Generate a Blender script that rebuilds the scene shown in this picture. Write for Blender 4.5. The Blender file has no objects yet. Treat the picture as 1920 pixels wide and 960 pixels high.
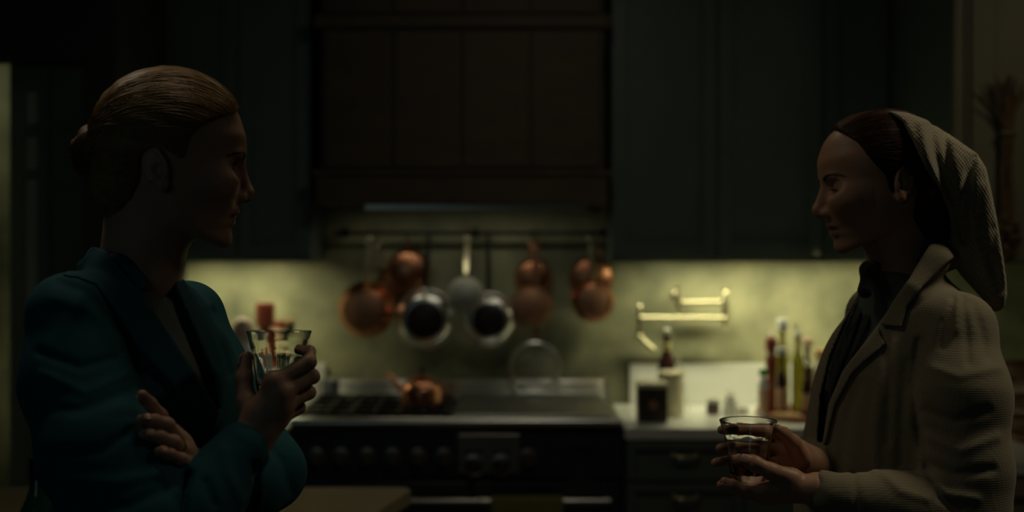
import bpy, bmesh, math, random
import numpy as np
from mathutils import Vector, Matrix
random.seed(7)
rng = np.random.default_rng(7)
PI = math.pi
scene = bpy.context.scene
COL = scene.collection

# ------------------------------------------------------------------ camera
FPX, HC, HZ = 2465.0, 1.642, 420.0       # focal length in pixels, eye height, horizon row
cam_data = bpy.data.cameras.new('camera')
cam = bpy.data.objects.new('camera', cam_data)
COL.objects.link(cam)
cam.location = (0, 0, HC)
cam.rotation_euler = (PI / 2, 0, 0)
cam_data.sensor_width = 36
cam_data.lens = FPX / 1920 * 36
cam_data.shift_y = (HZ - 480) / 1920
cam_data.clip_start = 0.05
cam_data.dof.use_dof = True
cam_data.dof.focus_distance = 1.86
cam_data.dof.aperture_fstop = 2.6
scene.camera = cam

# ------------------------------------------------------------------ world, lights, exposure
world = bpy.data.worlds.new('night')
scene.world = world
world.use_nodes = True
world.node_tree.nodes['Background'].inputs[0].default_value = (0.35, 0.55, 0.6, 1)
world.node_tree.nodes['Background'].inputs[1].default_value = 0.003
scene.view_settings.view_transform = 'Standard'
scene.view_settings.look = 'None'
scene.view_settings.exposure = 0.0
scene.view_settings.gamma = 1.0
scene.view_settings.use_curve_mapping = False
scene.cycles.use_denoising = True
scene.cycles.sample_clamp_indirect = 2.0
scene.cycles.caustics_reflective = False
scene.cycles.caustics_refractive = False


def area(name, loc, size, power, color, target=None, rot=None, spread=PI):
    d = bpy.data.lights.new(name, 'AREA')
    d.shape = 'RECTANGLE'
    d.size, d.size_y = size
    d.energy = power
    d.color = color
    d.spread = spread
    o = bpy.data.objects.new(name, d)
    COL.objects.link(o)
    o.location = loc
    if target is not None:
        o.rotation_euler = (Vector(target) - Vector(loc)).to_track_quat('-Z', 'Y').to_euler()
    elif rot is not None:
        o.rotation_euler = rot
    return o


WARM = (1.0, 0.96, 0.58)
# LED strips under the upper cabinets, hood lamp, overhead lamps and fills, an added cool fill behind the camera
area('cabinet_strip_light', (-1.28, 5.12, 1.512), (0.84, 0.03), 2.6, WARM, rot=(math.radians(13), 0, 0), spread=math.radians(150))
area('cabinet_strip_light', (0.98, 5.12, 1.512), (0.92, 0.03), 3.2, WARM, rot=(math.radians(13), 0, 0), spread=math.radians(150))
area('hood_lamp', (-0.16, 5.03, 1.700), (0.80, 0.06), 0.34, (1.0, 0.95, 0.72), rot=(math.radians(10), 0, 0), spread=math.radians(165))
area('overhead_light', (0.05, 2.85, 2.70), (0.25, 0.25), 0.9, (1.0, 0.80, 0.50), target=(0.05, 2.3, 1.2))
area('overhead_light', (0.15, 3.35, 2.74), (0.40, 0.40), 0.8, (1.0, 0.95, 0.78), target=(0.10, 5.0, 1.3), spread=math.radians(130))  # added overhead fill to lift cabinets, hood and range front
area('overhead_light', (1.35, 1.95, 2.75), (0.30, 0.30), 1.5, (1.0, 0.86, 0.60), target=(0.85, 2.05, 1.4), spread=math.radians(84))
area('overhead_light', (1.95, 3.20, 2.75), (0.25, 0.25), 0.38, (1.0, 0.88, 0.62), target=(1.75, 4.4, 1.5), spread=math.radians(110))  # added out of view to brighten the far-right olive cabinet
area('overhead_light', (-1.05, 2.25, 2.75), (0.25, 0.25), 0.45, (1.0, 0.88, 0.68), target=(-0.62, 1.80, 1.55), spread=math.radians(95))
area('overhead_light', (-0.42, 1.86, 2.75), (0.25, 0.25), 0.62, (1.0, 0.84, 0.58), target=(-0.22, 1.90, 1.3), spread=math.radians(125))
area('camera_side_fill', (-1.6, -1.8, 2.2), (1.6, 1.6), 1.9, (0.55, 0.85, 0.88), target=(0.2, 3.2, 1.3))  # added cool fill standing for an unseen window
area('pantry_lamp', (-2.35, 4.85, 2.3), (0.3, 0.3), 0.55, (0.95, 1.0, 0.62), target=(-2.05, 5.3, 1.5))


# ------------------------------------------------------------------ helpers


def at(px, py, Y):
    """the point that stands at depth Y on the sight line of a photograph pixel"""
    return Vector(((px - 960) * Y / FPX, Y, HC - (py - HZ) * Y / FPX))


def ax(px, Y):
    return (px - 960) * Y / FPX


def az(py, Y):
    return HC - (py - HZ) * Y / FPX


ORG = {}


def meta(o, label=None, cat=None, group=None, kind=None):
    if label:
        o['label'] = label
    if cat:
        o['category'] = cat
    if group:
        o['group'] = group
    if kind:
        o['kind'] = kind
    return o


def thing(name, label, cat, loc, group=None):
    o = bpy.data.objects.new(name, None)
    o.empty_display_size = 0.05
    COL.objects.link(o)
    o.location = loc
    ORG[o.name] = Vector(loc)
    return meta(o, label, cat, group)


def mesh_obj(name, verts, faces, mat, parent=None, smooth=False, label=None, kind=None):
    """one mesh object; verts are world coordinates, kept relative to the parent's place"""
    base = ORG[parent.name] if parent is not None else Vector((0, 0, 0))
    me = bpy.data.meshes.new(name)
    v = np.asarray(verts, dtype=np.float64) - np.array(base)
    me.from_pydata(v.tolist(), [], [list(map(int, f)) for f in faces])
    me.update()
    if smooth:
        me.polygons.foreach_set('use_smooth', [True] * len(me.polygons))
    if mat is not None:
        me.materials.append(mat)
    o = bpy.data.objects.new(name, me)
    COL.objects.link(o)
    if parent is not None:
        o.parent = parent
    ORG[o.name] = base
    return meta(o, label, None, None, kind)


def np_mesh(name, V, Q, mat, parent=None, label=None):
    base = np.array(ORG[parent.name]) if parent is not None else np.zeros(3)
    me = bpy.data.meshes.new(name)
    n = len(Q)
    me.vertices.add(len(V))
    me.vertices.foreach_set('co', (V - base).astype(np.float32).ravel())
    k = Q.shape[1]
    me.loops.add(n * k)
    me.loops.foreach_set('vertex_index', Q.astype(np.int32).ravel())
    me.polygons.add(n)
    me.polygons.foreach_set('loop_start', np.arange(0, n * k, k, dtype=np.int32))
    me.polygons.foreach_set('use_smooth', np.ones(n, dtype=bool))
    me.update(calc_edges=True)
    me.validate()
    me.materials.append(mat)
    o = bpy.data.objects.new(name, me)
    COL.objects.link(o)
    if parent is not None:
        o.parent = parent
    ORG[o.name] = Vector(base)
    if label:
        o['label'] = label
    return o


class MB:
    """collects shapes for one mesh object"""

    def __init__(self):
        self.v, self.f = [], []

    def add(self, v, f):
        n = len(self.v)
        self.v += [tuple(p) for p in v]
        self.f += [[i + n for i in q] for q in f]
        return self

    def box(self, lo, hi, bev=0.0, rot=None, piv=None):
        bm = bmesh.new()
        bmesh.ops.create_cube(bm, size=1)
        lo, hi = Vector(lo), Vector(hi)
        for v in bm.verts:
            v.co = Vector(((v.co.x + .5) * (hi.x - lo.x) + lo.x, (v.co.y + .5) * (hi.y - lo.y) + lo.y, (v.co.z + .5) * (hi.z - lo.z) + lo.z))
        if bev > 0:
            bmesh.ops.bevel(bm, geom=bm.edges[:], offset=bev, segments=2, affect='EDGES', profile=0.5)
        if rot is not None:
            c = piv if piv is not None else (lo + hi) / 2
            bmesh.ops.rotate(bm, cent=c, matrix=rot, verts=bm.verts[:])
        bm.verts.index_update()
        self.add([v.co.copy() for v in bm.verts], [[v.index for v in f.verts] for f in bm.faces])
        bm.free()
        return self

    def lathe(self, prof, o, axis=(0, 0, 1), seg=32, mod=None, up=None):
        """prof: (radius, height along the axis) from start to end"""
        a = Vector(axis).normalized()
        u = Vector(up) if up is not None else (Vector((1, 0, 0)) if abs(a.x) < .9 else Vector((0, 1, 0)))
        u = (u - a * u.dot(a)).normalized()
        w = a.cross(u)
        o = Vector(o)
        v, f = [], []
        for r, h in prof:
            for s in range(seg):
                t = 2 * PI * s / seg
                rr = r * (mod(t, h) if mod else 1)
                v.append(o + a * h + (u * math.cos(t) + w * math.sin(t)) * rr)
        for i in range(len(prof) - 1):
            for s in range(seg):
                s2 = (s + 1) % seg
                f.append([i * seg + s, i * seg + s2, (i + 1) * seg + s2, (i + 1) * seg + s])
        if prof[0][0] > 1e-6:
            f.append(list(range(seg))[::-1])
        if prof[-1][0] > 1e-6:
            f.append([(len(prof) - 1) * seg + s for s in range(seg)])
        return self.add(v, f)

    def tube(self, pts, r, seg=10, closed=False, flat=1.0):
        pts = [Vector(p) for p in pts]
        n = len(pts)
        rs = r if hasattr(r, '__len__') else [r] * n
        v, f = [], []
        prev = None
        for i, p in enumerate(pts):
            if closed:
                t = pts[(i + 1) % n] - pts[i - 1]
            else:
                t = pts[min(i + 1, n - 1)] - pts[max(i - 1, 0)]
            t.normalize()
            if prev is None:
                u = Vector((0, 0, 1)) if abs(t.z) < .9 else Vector((1, 0, 0))
            else:
                u = prev
            u = (u - t * u.dot(t)).normalized()
            prev = u
            w = t.cross(u)
            for s in range(seg):
                a = 2 * PI * s / seg
                v.append(p + (u * math.cos(a) + w * math.sin(a) * flat) * rs[i])
        m = n if closed else n - 1
        for i in range(m):
            j = (i + 1) % n
            for s in range(seg):
                s2 = (s + 1) % seg
                f.append([i * seg + s, i * seg + s2, j * seg + s2, j * seg + s])
        if not closed:
            f.append(list(range(seg))[::-1])
            f.append([(n - 1) * seg + s for s in range(seg)])
        return self.add(v, f)

    def ball(self, c, r, seg=16, sc=(1, 1, 1)):
        c = Vector(c)
        v = [c + Vector((0, 0, -r * sc[2]))]
        f = []
        rings = seg // 2
        for i in range(1, rings):
            a = -PI / 2 + PI * i / rings
            for s in range(seg):
                t = 2 * PI * s / seg
                v.append(c + Vector((math.cos(a) * math.cos(t) * r * sc[0], math.cos(a) * math.sin(t) * r * sc[1], math.sin(a) * r * sc[2])))
        v.append(c + Vector((0, 0, r * sc[2])))
        for s in range(seg):
            s2 = (s + 1) % seg
            f.append([0, 1 + s2, 1 + s])
            for i in range(rings - 2):
                f.append([1 + i * seg + s, 1 + i * seg + s2, 1 + (i + 1) * seg + s2, 1 + (i + 1) * seg + s])
            f.append([len(v) - 1, 1 + (rings - 2) * seg + s, 1 + (rings - 2) * seg + s2])
        return self.add(v, f)

    def prism(self, poly, d0, d1, axis='y'):
        """polygon given as (x, z) pairs extruded along y, or (x, y) pairs along z"""
        n = len(poly)
        if axis == 'y':
            v = [(x, d0, z) for x, z in poly] + [(x, d1, z) for x, z in poly]
        else:
            v = [(x, y, d0) for x, y in poly] + [(x, y, d1) for x, y in poly]
        f = [list(range(n)), [2 * n - 1 - i for i in range(n)]]
        for i in range(n):
            j = (i + 1) % n
            f.append([i, i + n, j + n, j])
        return self.add(v, f)

    def build(self, name, mat, parent=None, smooth=False, label=None, kind=None, auto=True):
        o = mesh_obj(name, self.v, self.f, mat, parent, False, label, kind)
        bm = bmesh.new()
        bm.from_mesh(o.data)
        bmesh.ops.recalc_face_normals(bm, faces=bm.faces[:])
        if smooth:
            for fa in bm.faces:
                fa.smooth = True
            lim = math.radians(38)
            for e in bm.edges:
                if len(e.link_faces) == 2 and e.calc_face_angle(0) > lim:
                    e.smooth = False
        bm.to_mesh(o.data)
        bm.free()
        return o


# ------------------------------------------------------------------ materials
def mat(name, c1, rough=0.5, metal=0.0, c2=None, scale=8.0, stretch=(1, 1, 1), bump=0.0, bscale=None, detail=4.0, rvar=0.0,
        trans=0.0, ior=1.45, coat=0.0, spec=0.5, sheen=0.0, sss=0.0, emit=None, aniso=0.0):
    m = bpy.data.materials.new(name)
    m.use_nodes = True
    nt = m.node_tree
    b = nt.nodes['Principled BSDF']
    b.inputs['Base Color'].default_value = (*c1, 1)
    b.inputs['Roughness'].default_value = rough
    b.inputs['Metallic'].default_value = metal
    b.inputs['Transmission Weight'].default_value = trans
    b.inputs['IOR'].default_value = ior
    b.inputs['Coat Weight'].default_value = coat
    b.inputs['Specular IOR Level'].default_value = spec
    b.inputs['Sheen Weight'].default_value = sheen
    if sss:
        b.inputs['Subsurface Weight'].default_value = sss
        b.inputs['Subsurface Radius'].default_value = (0.012, 0.005, 0.003)
        b.inputs['Subsurface Scale'].default_value = 0.6
    if emit:
        b.inputs['Emission Color'].default_value = (*emit[0], 1)
        b.inputs['Emission Strength'].default_value = emit[1]
    tc = nt.nodes.new('ShaderNodeTexCoord')
    mp = nt.nodes.new('ShaderNodeMapping')
    mp.inputs['Scale'].default_value = stretch
    nt.links.new(tc.outputs['Object'], mp.inputs['Vector'])
    no = nt.nodes.new('ShaderNodeTexNoise')
    no.inputs['Scale'].default_value = scale
    no.inputs['Detail'].default_value = detail
    nt.links.new(mp.outputs[0], no.inputs['Vector'])
    if c2 is not None:
        ra = nt.nodes.new('ShaderNodeValToRGB')
        ra.color_ramp.elements[0].position = .3
        ra.color_ramp.elements[1].position = .7
        ra.color_ramp.elements[0].color = (*c1, 1)
        ra.color_ramp.elements[1].color = (*c2, 1)
        nt.links.new(no.outputs['Fac'], ra.inputs[0])
        nt.links.new(ra.outputs[0], b.inputs['Base Color'])
    if rvar:
        mr = nt.nodes.new('ShaderNodeMapRange')
        mr.inputs['To Min'].default_value = max(0.02, rough - rvar)
        mr.inputs['To Max'].default_value = rough + rvar
        nt.links.new(no.outputs['Fac'], mr.inputs['Value'])
        nt.links.new(mr.outputs[0], b.inputs['Roughness'])
    if bump:
        n2 = nt.nodes.new('ShaderNodeTexNoise')
        n2.inputs['Scale'].default_value = bscale or scale * 4
        n2.inputs['Detail'].default_value = 6
        nt.links.new(mp.outputs[0], n2.inputs['Vector'])
        bp = nt.nodes.new('ShaderNodeBump')
        bp.inputs['Strength'].default_value = bump
        bp.inputs['Distance'].default_value = 0.002
        nt.links.new(n2.outputs['Fac'], bp.inputs['Height'])
        nt.links.new(bp.outputs[0], b.inputs['Normal'])
    return m


M = {
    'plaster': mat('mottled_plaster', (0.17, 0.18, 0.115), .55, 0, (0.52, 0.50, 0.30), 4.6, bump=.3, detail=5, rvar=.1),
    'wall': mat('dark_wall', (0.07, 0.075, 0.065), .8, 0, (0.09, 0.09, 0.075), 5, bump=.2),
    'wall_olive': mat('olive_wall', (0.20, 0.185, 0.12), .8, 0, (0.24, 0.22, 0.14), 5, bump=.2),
    'ceil': mat('ceiling_paint', (0.10, 0.10, 0.09), .9, 0, (0.12, 0.12, 0.10), 4, bump=.2),
    'floor': mat('dark_oak_floor', (0.06, 0.04, 0.025), .45, 0, (0.10, 0.065, 0.04), 3, (1, 8, 1), bump=.3),
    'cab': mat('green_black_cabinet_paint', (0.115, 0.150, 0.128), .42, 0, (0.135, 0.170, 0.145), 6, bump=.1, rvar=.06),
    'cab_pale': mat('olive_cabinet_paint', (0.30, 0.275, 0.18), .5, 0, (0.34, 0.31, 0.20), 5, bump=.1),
    'hood': mat('aged_hood_metal', (0.085, 0.060, 0.034), .6, .1, (0.125, 0.088, 0.048), 5, (1, 1, 2.5), bump=.25, rvar=.1),
    'steel': mat('brushed_steel', (0.52, 0.53, 0.50), .30, 1, (0.60, 0.60, 0.56), 20, (1, 1, 12), bump=.08, rvar=.06),
    'steel_bright': mat('polished_steel', (0.80, 0.81, 0.76), .29, 1, (0.80, 0.80, 0.76), 9, bump=.05, rvar=.04),
    'enamel': mat('black_enamel', (0.030, 0.040, 0.046), .22, 0, (0.036, 0.046, 0.052), 8, bump=.05),
    'knob': mat('smoked_metal', (0.20, 0.17, 0.14), .35, .7, (0.25, 0.21, 0.17), 12, bump=.05),
    'iron': mat('cast_iron', (0.018, 0.018, 0.018), .55, .4, (0.03, 0.028, 0.026), 30, bump=.4),
    'copper': mat('worn_copper', (0.62, 0.25, 0.13), .30, 1, (0.72, 0.34, 0.19), 12, bump=.12, rvar=.08),
    'copper_dull': mat('dull_copper_base', (0.36, 0.19, 0.12), .48, .75, (0.44, 0.23, 0.14), 14, bump=.2, rvar=.08),
    'brass': mat('brass', (0.60, 0.55, 0.36), .3, .9, (0.68, 0.63, 0.42), 16, bump=.1, rvar=.06),
    'tin': mat('grey_tin', (0.50, 0.52, 0.44), .5, .4, (0.58, 0.58, 0.50), 20, bump=.15),
    'pan_in': mat('dark_pan_inside', (0.02, 0.017, 0.016), .35, .3, (0.035, 0.028, 0.026), 14, bump=.1),
    'marble': mat('white_marble', (0.84, 0.85, 0.78), .22, 0, (0.90, 0.90, 0.84), 4, bump=.03, detail=8),
    'island': mat('pale_wood_top', (0.36, 0.30, 0.18), .5, 0, (0.44, 0.37, 0.23), 5, (1, 9, 1), bump=.15),
    'wood_red': mat('red_brown_wood', (0.16, 0.035, 0.022), .35, 0, (0.24, 0.055, 0.03), 9, (1, 1, .2), bump=.1, coat=.3),
    'wood_tray': mat('brown_tray_wood', (0.25, 0.12, 0.06), .45, 0, (0.34, 0.17, 0.09), 6, (1, 6, 1), bump=.15),
    'wicker': mat('brown_wicker', (0.20, 0.11, 0.055), .6, 0, (0.32, 0.19, 0.10), 40, bump=.3),
    'dry': mat('dried_stems', (0.16, 0.10, 0.05), .85, 0, (0.26, 0.17, 0.09), 30, bump=.4),
    'cream': mat('cream_ceramic', (0.72, 0.66, 0.45), .3, 0, (0.78, 0.72, 0.5), 8, bump=.04),
    'pink': mat('pale_pink_ceramic', (0.75, 0.55, 0.42), .25, 0, (0.80, 0.60, 0.46), 8, bump=.04),
    'white': mat('white_plastic', (0.78, 0.78, 0.74), .4, 0, (0.82, 0.82, 0.78), 8, bump=.04),
    'green': mat('green_cap', (0.03, 0.36, 0.06), .4, 0, (0.04, 0.42, 0.07), 8, bump=.04),
    'label': mat('tan_paper', (0.55, 0.36, 0.24), .7, 0, (0.62, 0.42, 0.28), 12, bump=.1),
    'yellow_label': mat('yellow_paper', (0.62, 0.55, 0.2), .7, 0, (0.68, 0.6, 0.24), 12, bump=.1),
    'cork': mat('orange_cork', (0.72, 0.45, 0.18), .7, 0, (0.80, 0.52, 0.24), 30, bump=.3),
    'towel': mat('olive_cloth', (0.22, 0.21, 0.075), .95, 0, (0.26, 0.245, 0.09), 60, bump=.5, sheen=.2),
    'dark_box': mat('dark_box_leather', (0.035, 0.028, 0.022), .55, 0, (0.05, 0.04, 0.03), 20, bump=.3),
    'oil': mat('olive_oil_glass', (0.30, 0.27, 0.02), .08, 0, (0.34, 0.30, 0.03), 6, bump=.02, trans=.6),
    'dark_sauce': mat('dark_sauce', (0.05, 0.018, 0.02), .1, 0, (0.07, 0.025, 0.025), 6, bump=.02, coat=.5),
    'green_glass': mat('dark_green_bottle', (0.006, 0.045, 0.022), .08, 0, (0.008, 0.055, 0.028), 5, bump=.02, coat=.5),
    'foil': mat('dark_foil', (0.03, 0.010, 0.012), .35, .3, (0.04, 0.014, 0.016), 20, bump=.1),
    'red_print': mat('red_card', (0.30, 0.015, 0.012), .6, 0, (0.34, 0.022, 0.016), 10, bump=.05),
    'glass': mat('clear_glass', (0.96, 0.97, 0.95), .02, 0, (0.97, 0.98, 0.96), 9, bump=.015, trans=1.0, ior=1.47),
    'whisky': mat('amber_drink', (0.55, 0.20, 0.03), .02, 0, (0.58, 0.22, 0.04), 9, trans=1.0, ior=1.35),
    'whisky_dark': mat('dark_amber_drink', (0.10, 0.03, 0.012), .02, 0, (0.12, 0.036, 0.014), 9, trans=1.0, ior=1.35),
    'pale_pane': mat('frosted_pane', (0.82, 0.84, 0.72), .4, 0, (0.86, 0.88, 0.76), 6, bump=.1, trans=.25),
    'door': mat('door_paint', (0.30, 0.34, 0.24), .5, 0, (0.33, 0.37, 0.265), 6, bump=.1),
    'jamb': mat('pale_jamb_paint', (0.42, 0.44, 0.28), .6, 0, (0.46, 0.48, 0.31), 5, bump=.08),
}
# ------------------------------------------------------------------ the setting
YW = 5.36


def struct(name, mb, m):
    return mb.build(name, m, None, kind='structure')


struct('wall_back', MB().box((-2.9, YW, 0), (2.9, YW + .12, 2.8)), M['plaster'])
struct('floor', MB().box((-3.2, -3, -.06), (2.9, YW + 1.6, 0)), M['floor'])
struct('ceiling', MB().box((-3.2, -3, 2.8), (2.9, YW + 1.6, 2.88)), M['ceil'])
struct('wall_right', MB().box((2.5, -3, 0), (2.62, YW, 2.8)), M['wall_olive'])
# the short wall with the doorway on the left: head, pier, and the pale jamb
YD = 4.40
xd0, xd1 = ax(-140, YD), ax(160, YD)
zd = az(112, YD)
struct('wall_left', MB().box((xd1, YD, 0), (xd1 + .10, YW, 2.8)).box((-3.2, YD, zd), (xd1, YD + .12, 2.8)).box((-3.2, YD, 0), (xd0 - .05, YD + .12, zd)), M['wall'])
# the glazed door standing in the doorway
dl, dr = ax(22, YD + .2), ax(160, YD + .2)
door = thing('door_1', 'dark glazed door in the doorway beyond the woman in teal', 'door', (dl, YD + .2, 0))
door['kind'] = 'structure'
yA, yB = YD + .18, YD + .22
pz = [(az(172, yA), az(232, yA)), (az(256, yA), az(318, yA)), (az(336, yA), az(600, yA))]
px0, px1 = ax(47, yA), ax(70, yA)
b = MB().box((dl, yA, .01), (px0, yB, zd + .05), .002)
b.box((px1, yA, .01), (ax(92, yA), yB, zd + .05), .002)
b.box((ax(142, yA), yA, .01), (dr, yB, zd + .05), .002)
zs = [zd + .05] + [z for q in pz for z in q] + [.01]
for i in range(0, len(zs), 2):
    b.box((px0, yA + .001, zs[i + 1]), (px1, yB - .001, zs[i]))
b.build('door_frame', M['door'], door)
for z1, z0 in pz:
    MB().box((px0, yA + .012, z0), (px1, yB - .012, z1)).build('pane', M['pale_pane'], door, label='pale narrow glass pane')
b2 = ((az(232, yA), zd + .052), (az(345, yA), az(242, yA)), (.012, az(355, yA)))
MB().box((ax(92, yA), yA + .002, az(242, yA)), (ax(142, yA), yB - .002, az(232, yA)), .001).box((ax(92, yA), yA + .002, az(355, yA)), (ax(142, yA), yB - .002, az(345, yA)), .001).build('door_rail', M['door'], door)
for z0, z1 in b2:
    MB().box((ax(92, yA), yA + .012, z0), (ax(142, yA), yB - .012, z1), .004).build('door_panel', M['door'], door)

# ------------------------------------------------------------------ cabinets
YU = 5.02          # front of the upper cabinets
ZU = 1.499


def panel_door(x0, x1, z0, z1, y, parent, m, name='door', knob=None, fr=.055, pull=None):
    """a framed door or drawer front: raised frame, recessed panel, handle as sub-part"""
    g = .0025
    x0 += g; x1 -= g; z0 += g; z1 -= g
    b = MB()
    b.box((x0, y - .022, z0), (x0 + fr, y, z1), .0025)
    b.box((x1 - fr, y - .022, z0), (x1, y, z1), .0025)
    b.box((x0 + fr, y - .022, z1 - fr), (x1 - fr, y, z1), .0025)
    b.box((x0 + fr, y - .022, z0), (x1 - fr, y, z0 + fr), .0025)
    b.box((x0 + fr - .001, y - .009, z0 + fr - .001), (x1 - fr + .001, y, z1 - fr + .001))
    q = .012
    b.box((x0 + fr, y - .015, z0 + fr), (x0 + fr + q, y - .008, z1 - fr), .002).box((x1 - fr - q, y - .015, z0 + fr), (x1 - fr, y - .008, z1 - fr), .002)
    b.box((x0 + fr, y - .015, z0 + fr), (x1 - fr, y - .008, z0 + fr + q), .002).box((x0 + fr, y - .015, z1 - fr - q), (x1 - fr, y - .008, z1 - fr), .002)
    d = b.build(name, m, parent)
    if knob:
        MB().lathe([(.006, 0), (.005, .012), (.013, .018), (.0145, .024), (.011, .030), (.0, .031)], (knob[0], y - .021, knob[1]), (0, -1, 0), 16).build('knob', M['tin'], d, True, label='small pale metal knob')
    if pull:
        cx, cz, w = pull
        pts = []
        n = 10
        b2 = MB()
        for i in range(n + 1):
            t = PI * i / n
            pts.append((cx - math.cos(t) * w / 2, y - .022 - .022 * math.sin(t) ** .6, cz - .002))
        b2.tube(pts, .007, 8)
        b2.box((cx - w / 2 - .006, y - .026, cz - .012), (cx - w / 2 + .008, y - .021, cz + .012), .002)
        b2.box((cx + w / 2 - .008, y - .026, cz - .012), (cx + w / 2 + .006, y - .021, cz + .012), .002)
        b2.build('handle', M['brass'], d, True, label='curved brass pull')
    return d


def upper(x0, x1, doors, label, m=M['cab'], y0=YU, knobs=()):
    r = thing('wall_cabinet', label, 'cabinet', ((x0 + x1) / 2, (y0 + YW) / 2, ZU))
    b = MB().box((x0, y0, ZU + .03), (x1, YW - .002, 2.70))
    b.box((x0, y0, ZU), (x1, y0 + .02, ZU + .03)).box((x0, y0 + .02, ZU), (x0 + .015, YW - .002, ZU + .03)).box((x1 - .015, y0 + .02, ZU), (x1, YW - .002, ZU + .03))
    b.build('cabinet_body', m, r)
    MB().box((x0 - .012, y0 - .045, 2.70), (x1 + .012, YW - .002, 2.79), .008).build('crown_moulding', m, r)
    xs = np.linspace(x0, x1, doors + 1)
    for i in range(doors):
        k = None
        if knobs and i in knobs:
            k = (xs[i + 1] - .03, az(470, y0)) if knobs[i] > 0 else (xs[i] + .03, az(470, y0))
        panel_door(xs[i], xs[i + 1], ZU + .012, 2.69, y0, r, m, 'door', k)
    return r


xl0, xl1 = xd1 + .105, ax(584, YU)
upper(xl0, xl1, 2, 'dark wall cabinet left of the range hood, behind the woman in teal')
xr0, xr1 = ax(1146, YU), ax(1542, YU)
upper(xr0, xr1, 2, 'dark green double-door wall cabinet right of the range hood', knobs={1: 1})
xc1 = 1.432
upper(xr1 + .002, xc1, 1, 'dark corner wall cabinet behind the head of the woman in the headscarf')

# right wing: upper cabinet with pale olive front, further forward
YR = 4.30
xw0 = ax(1785, YR)
r = thing('wall_cabinet', 'pale olive wall cabinet at the far right with dried bundle on its front', 'cabinet', (xw0 + .4, (YR + YW) / 2, ZU))
MB().box((xw0 + .004, YR, 1.515), (2.49, YW - .002, 2.70)).build('cabinet_body', M['cab'], r)
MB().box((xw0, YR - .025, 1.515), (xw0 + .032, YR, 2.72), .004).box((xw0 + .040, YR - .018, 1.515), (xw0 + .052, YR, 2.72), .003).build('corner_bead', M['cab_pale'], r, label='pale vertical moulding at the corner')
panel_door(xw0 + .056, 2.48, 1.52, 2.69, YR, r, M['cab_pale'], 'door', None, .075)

# base cabinets, worktops, upstands
YB, ZC = 4.72, .91


def base_cab(x0, x1, label, cols, y0=YB + .03, m=M['cab'], rows=((.715, .862), (.44, .71), (.11, .435))):
    r = thing('base_cabinet', label, 'cabinet', ((x0 + x1) / 2, (y0 + YW) / 2, 0))
    MB().box((x0, y0, .10), (x1, YW - .002, .865)).box((x0 + .01, y0 + .05, 0), (x1 - .01, YW - .01, .10)).build('cabinet_body', m, r)
    for i in range(len(cols) - 1):
        for z0, z1 in rows:
            panel_door(cols[i], cols[i + 1], z0, z1, y0, r, m, 'drawer', None, .03, (((cols[i] + cols[i + 1]) / 2, (z0 + z1) / 2 + (.02 if z1 > .8 else (z1 - z0) / 2 - .05), .085)))
    return r


RX0, RX1 = ax(545, 4.70), ax(1168, 4.70)      # the range
c0 = RX1 + .012
pitch = 2 * (ax(1285, YB) - c0)
base_cab(c0, 1.40, 'dark drawer cabinet under the white worktop right of the range', [c0 + .002, c0 + pitch, 1.39])
base_cab(xl0, RX0 - .012, 'dark drawer cabinet left of the range', [xl0 + .004, (xl0 + RX0) / 2, RX0 - .016])
YWG = 4.05
r = thing('base_cabinet', 'pale olive base cabinet under the worktop at the far right', 'cabinet', (1.95, 4.7, 0))
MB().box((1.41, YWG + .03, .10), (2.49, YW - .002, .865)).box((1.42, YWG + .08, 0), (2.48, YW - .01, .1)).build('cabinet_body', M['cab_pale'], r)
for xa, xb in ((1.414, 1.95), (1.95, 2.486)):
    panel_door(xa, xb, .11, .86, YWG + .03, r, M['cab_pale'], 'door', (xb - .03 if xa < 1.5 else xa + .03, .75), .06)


def worktop(name, label, boxes):
    b = MB()
    for lo, hi in boxes:
        b.box(lo, hi, .005)
    o = b.build(name, M['marble'])
    return meta(o, label, 'worktop')


worktop('worktop', 'white marble worktop right of the range, with the spice tray', [((c0 - .004, YB, .866), (1.405, YW - .002, ZC))])
worktop('worktop', 'white marble worktop left of the range, behind the raised glass', [((xl0, YB, .866), (RX0 - .008, YW - .002, ZC))])
worktop('worktop', 'white worktop at the far right under the wicker basket', [((1.406, YWG, .866), (2.495, YW - .002, ZC))])


def upstand(x0, x1, label):
    meta(MB().box((x0, YW - .024, ZC + .001), (x1, YW - .001, az(682, YW - .02)), .003).build('upstand', M['marble']), label, 'upstand')


upstand(ax(1180, YW), 2.49, 'white marble upstand behind the spice tray and box')
upstand(xl0, ax(612, YW), 'white marble upstand on the worktop left of the range')

# ------------------------------------------------------------------ range hood
YH = 4.85
hx0, hx1 = ax(592, YH), ax(1140, YH)
hz = az(383, YH)
hood = thing('range_hood', 'wide dark brown range hood above the hanging pans', 'hood', ((hx0 + hx1) / 2, 5.1, hz))
MB().box((hx0 + .02, YH + .02, hz + .11), (hx1 - .02, YW - .002, 2.79)).build('hood_body', M['hood'], hood)
b = MB().box((hx0, YH, hz), (hx1, YH + .05, hz + .105), .006).box((hx0, YH + .05, hz), (hx0 + .04, YW - .002, hz + .105), .004).box((hx1 - .04, YH + .05, hz), (hx1, YW - .002, hz + .105), .004)
b.build('hood_fascia', M['hood'], hood)
MB().box((hx0 - .012, YH - .014, hz + .105), (hx1 + .012, YH + .04, hz + .128), .006).build('hood_moulding', M['hood'], hood)
zt = az(52, YH)
MB().box((hx0 - .006, YH - .01, zt), (hx1 + .006, YH + .03, zt + .05), .006).build('hood_moulding', M['hood'], hood)
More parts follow.
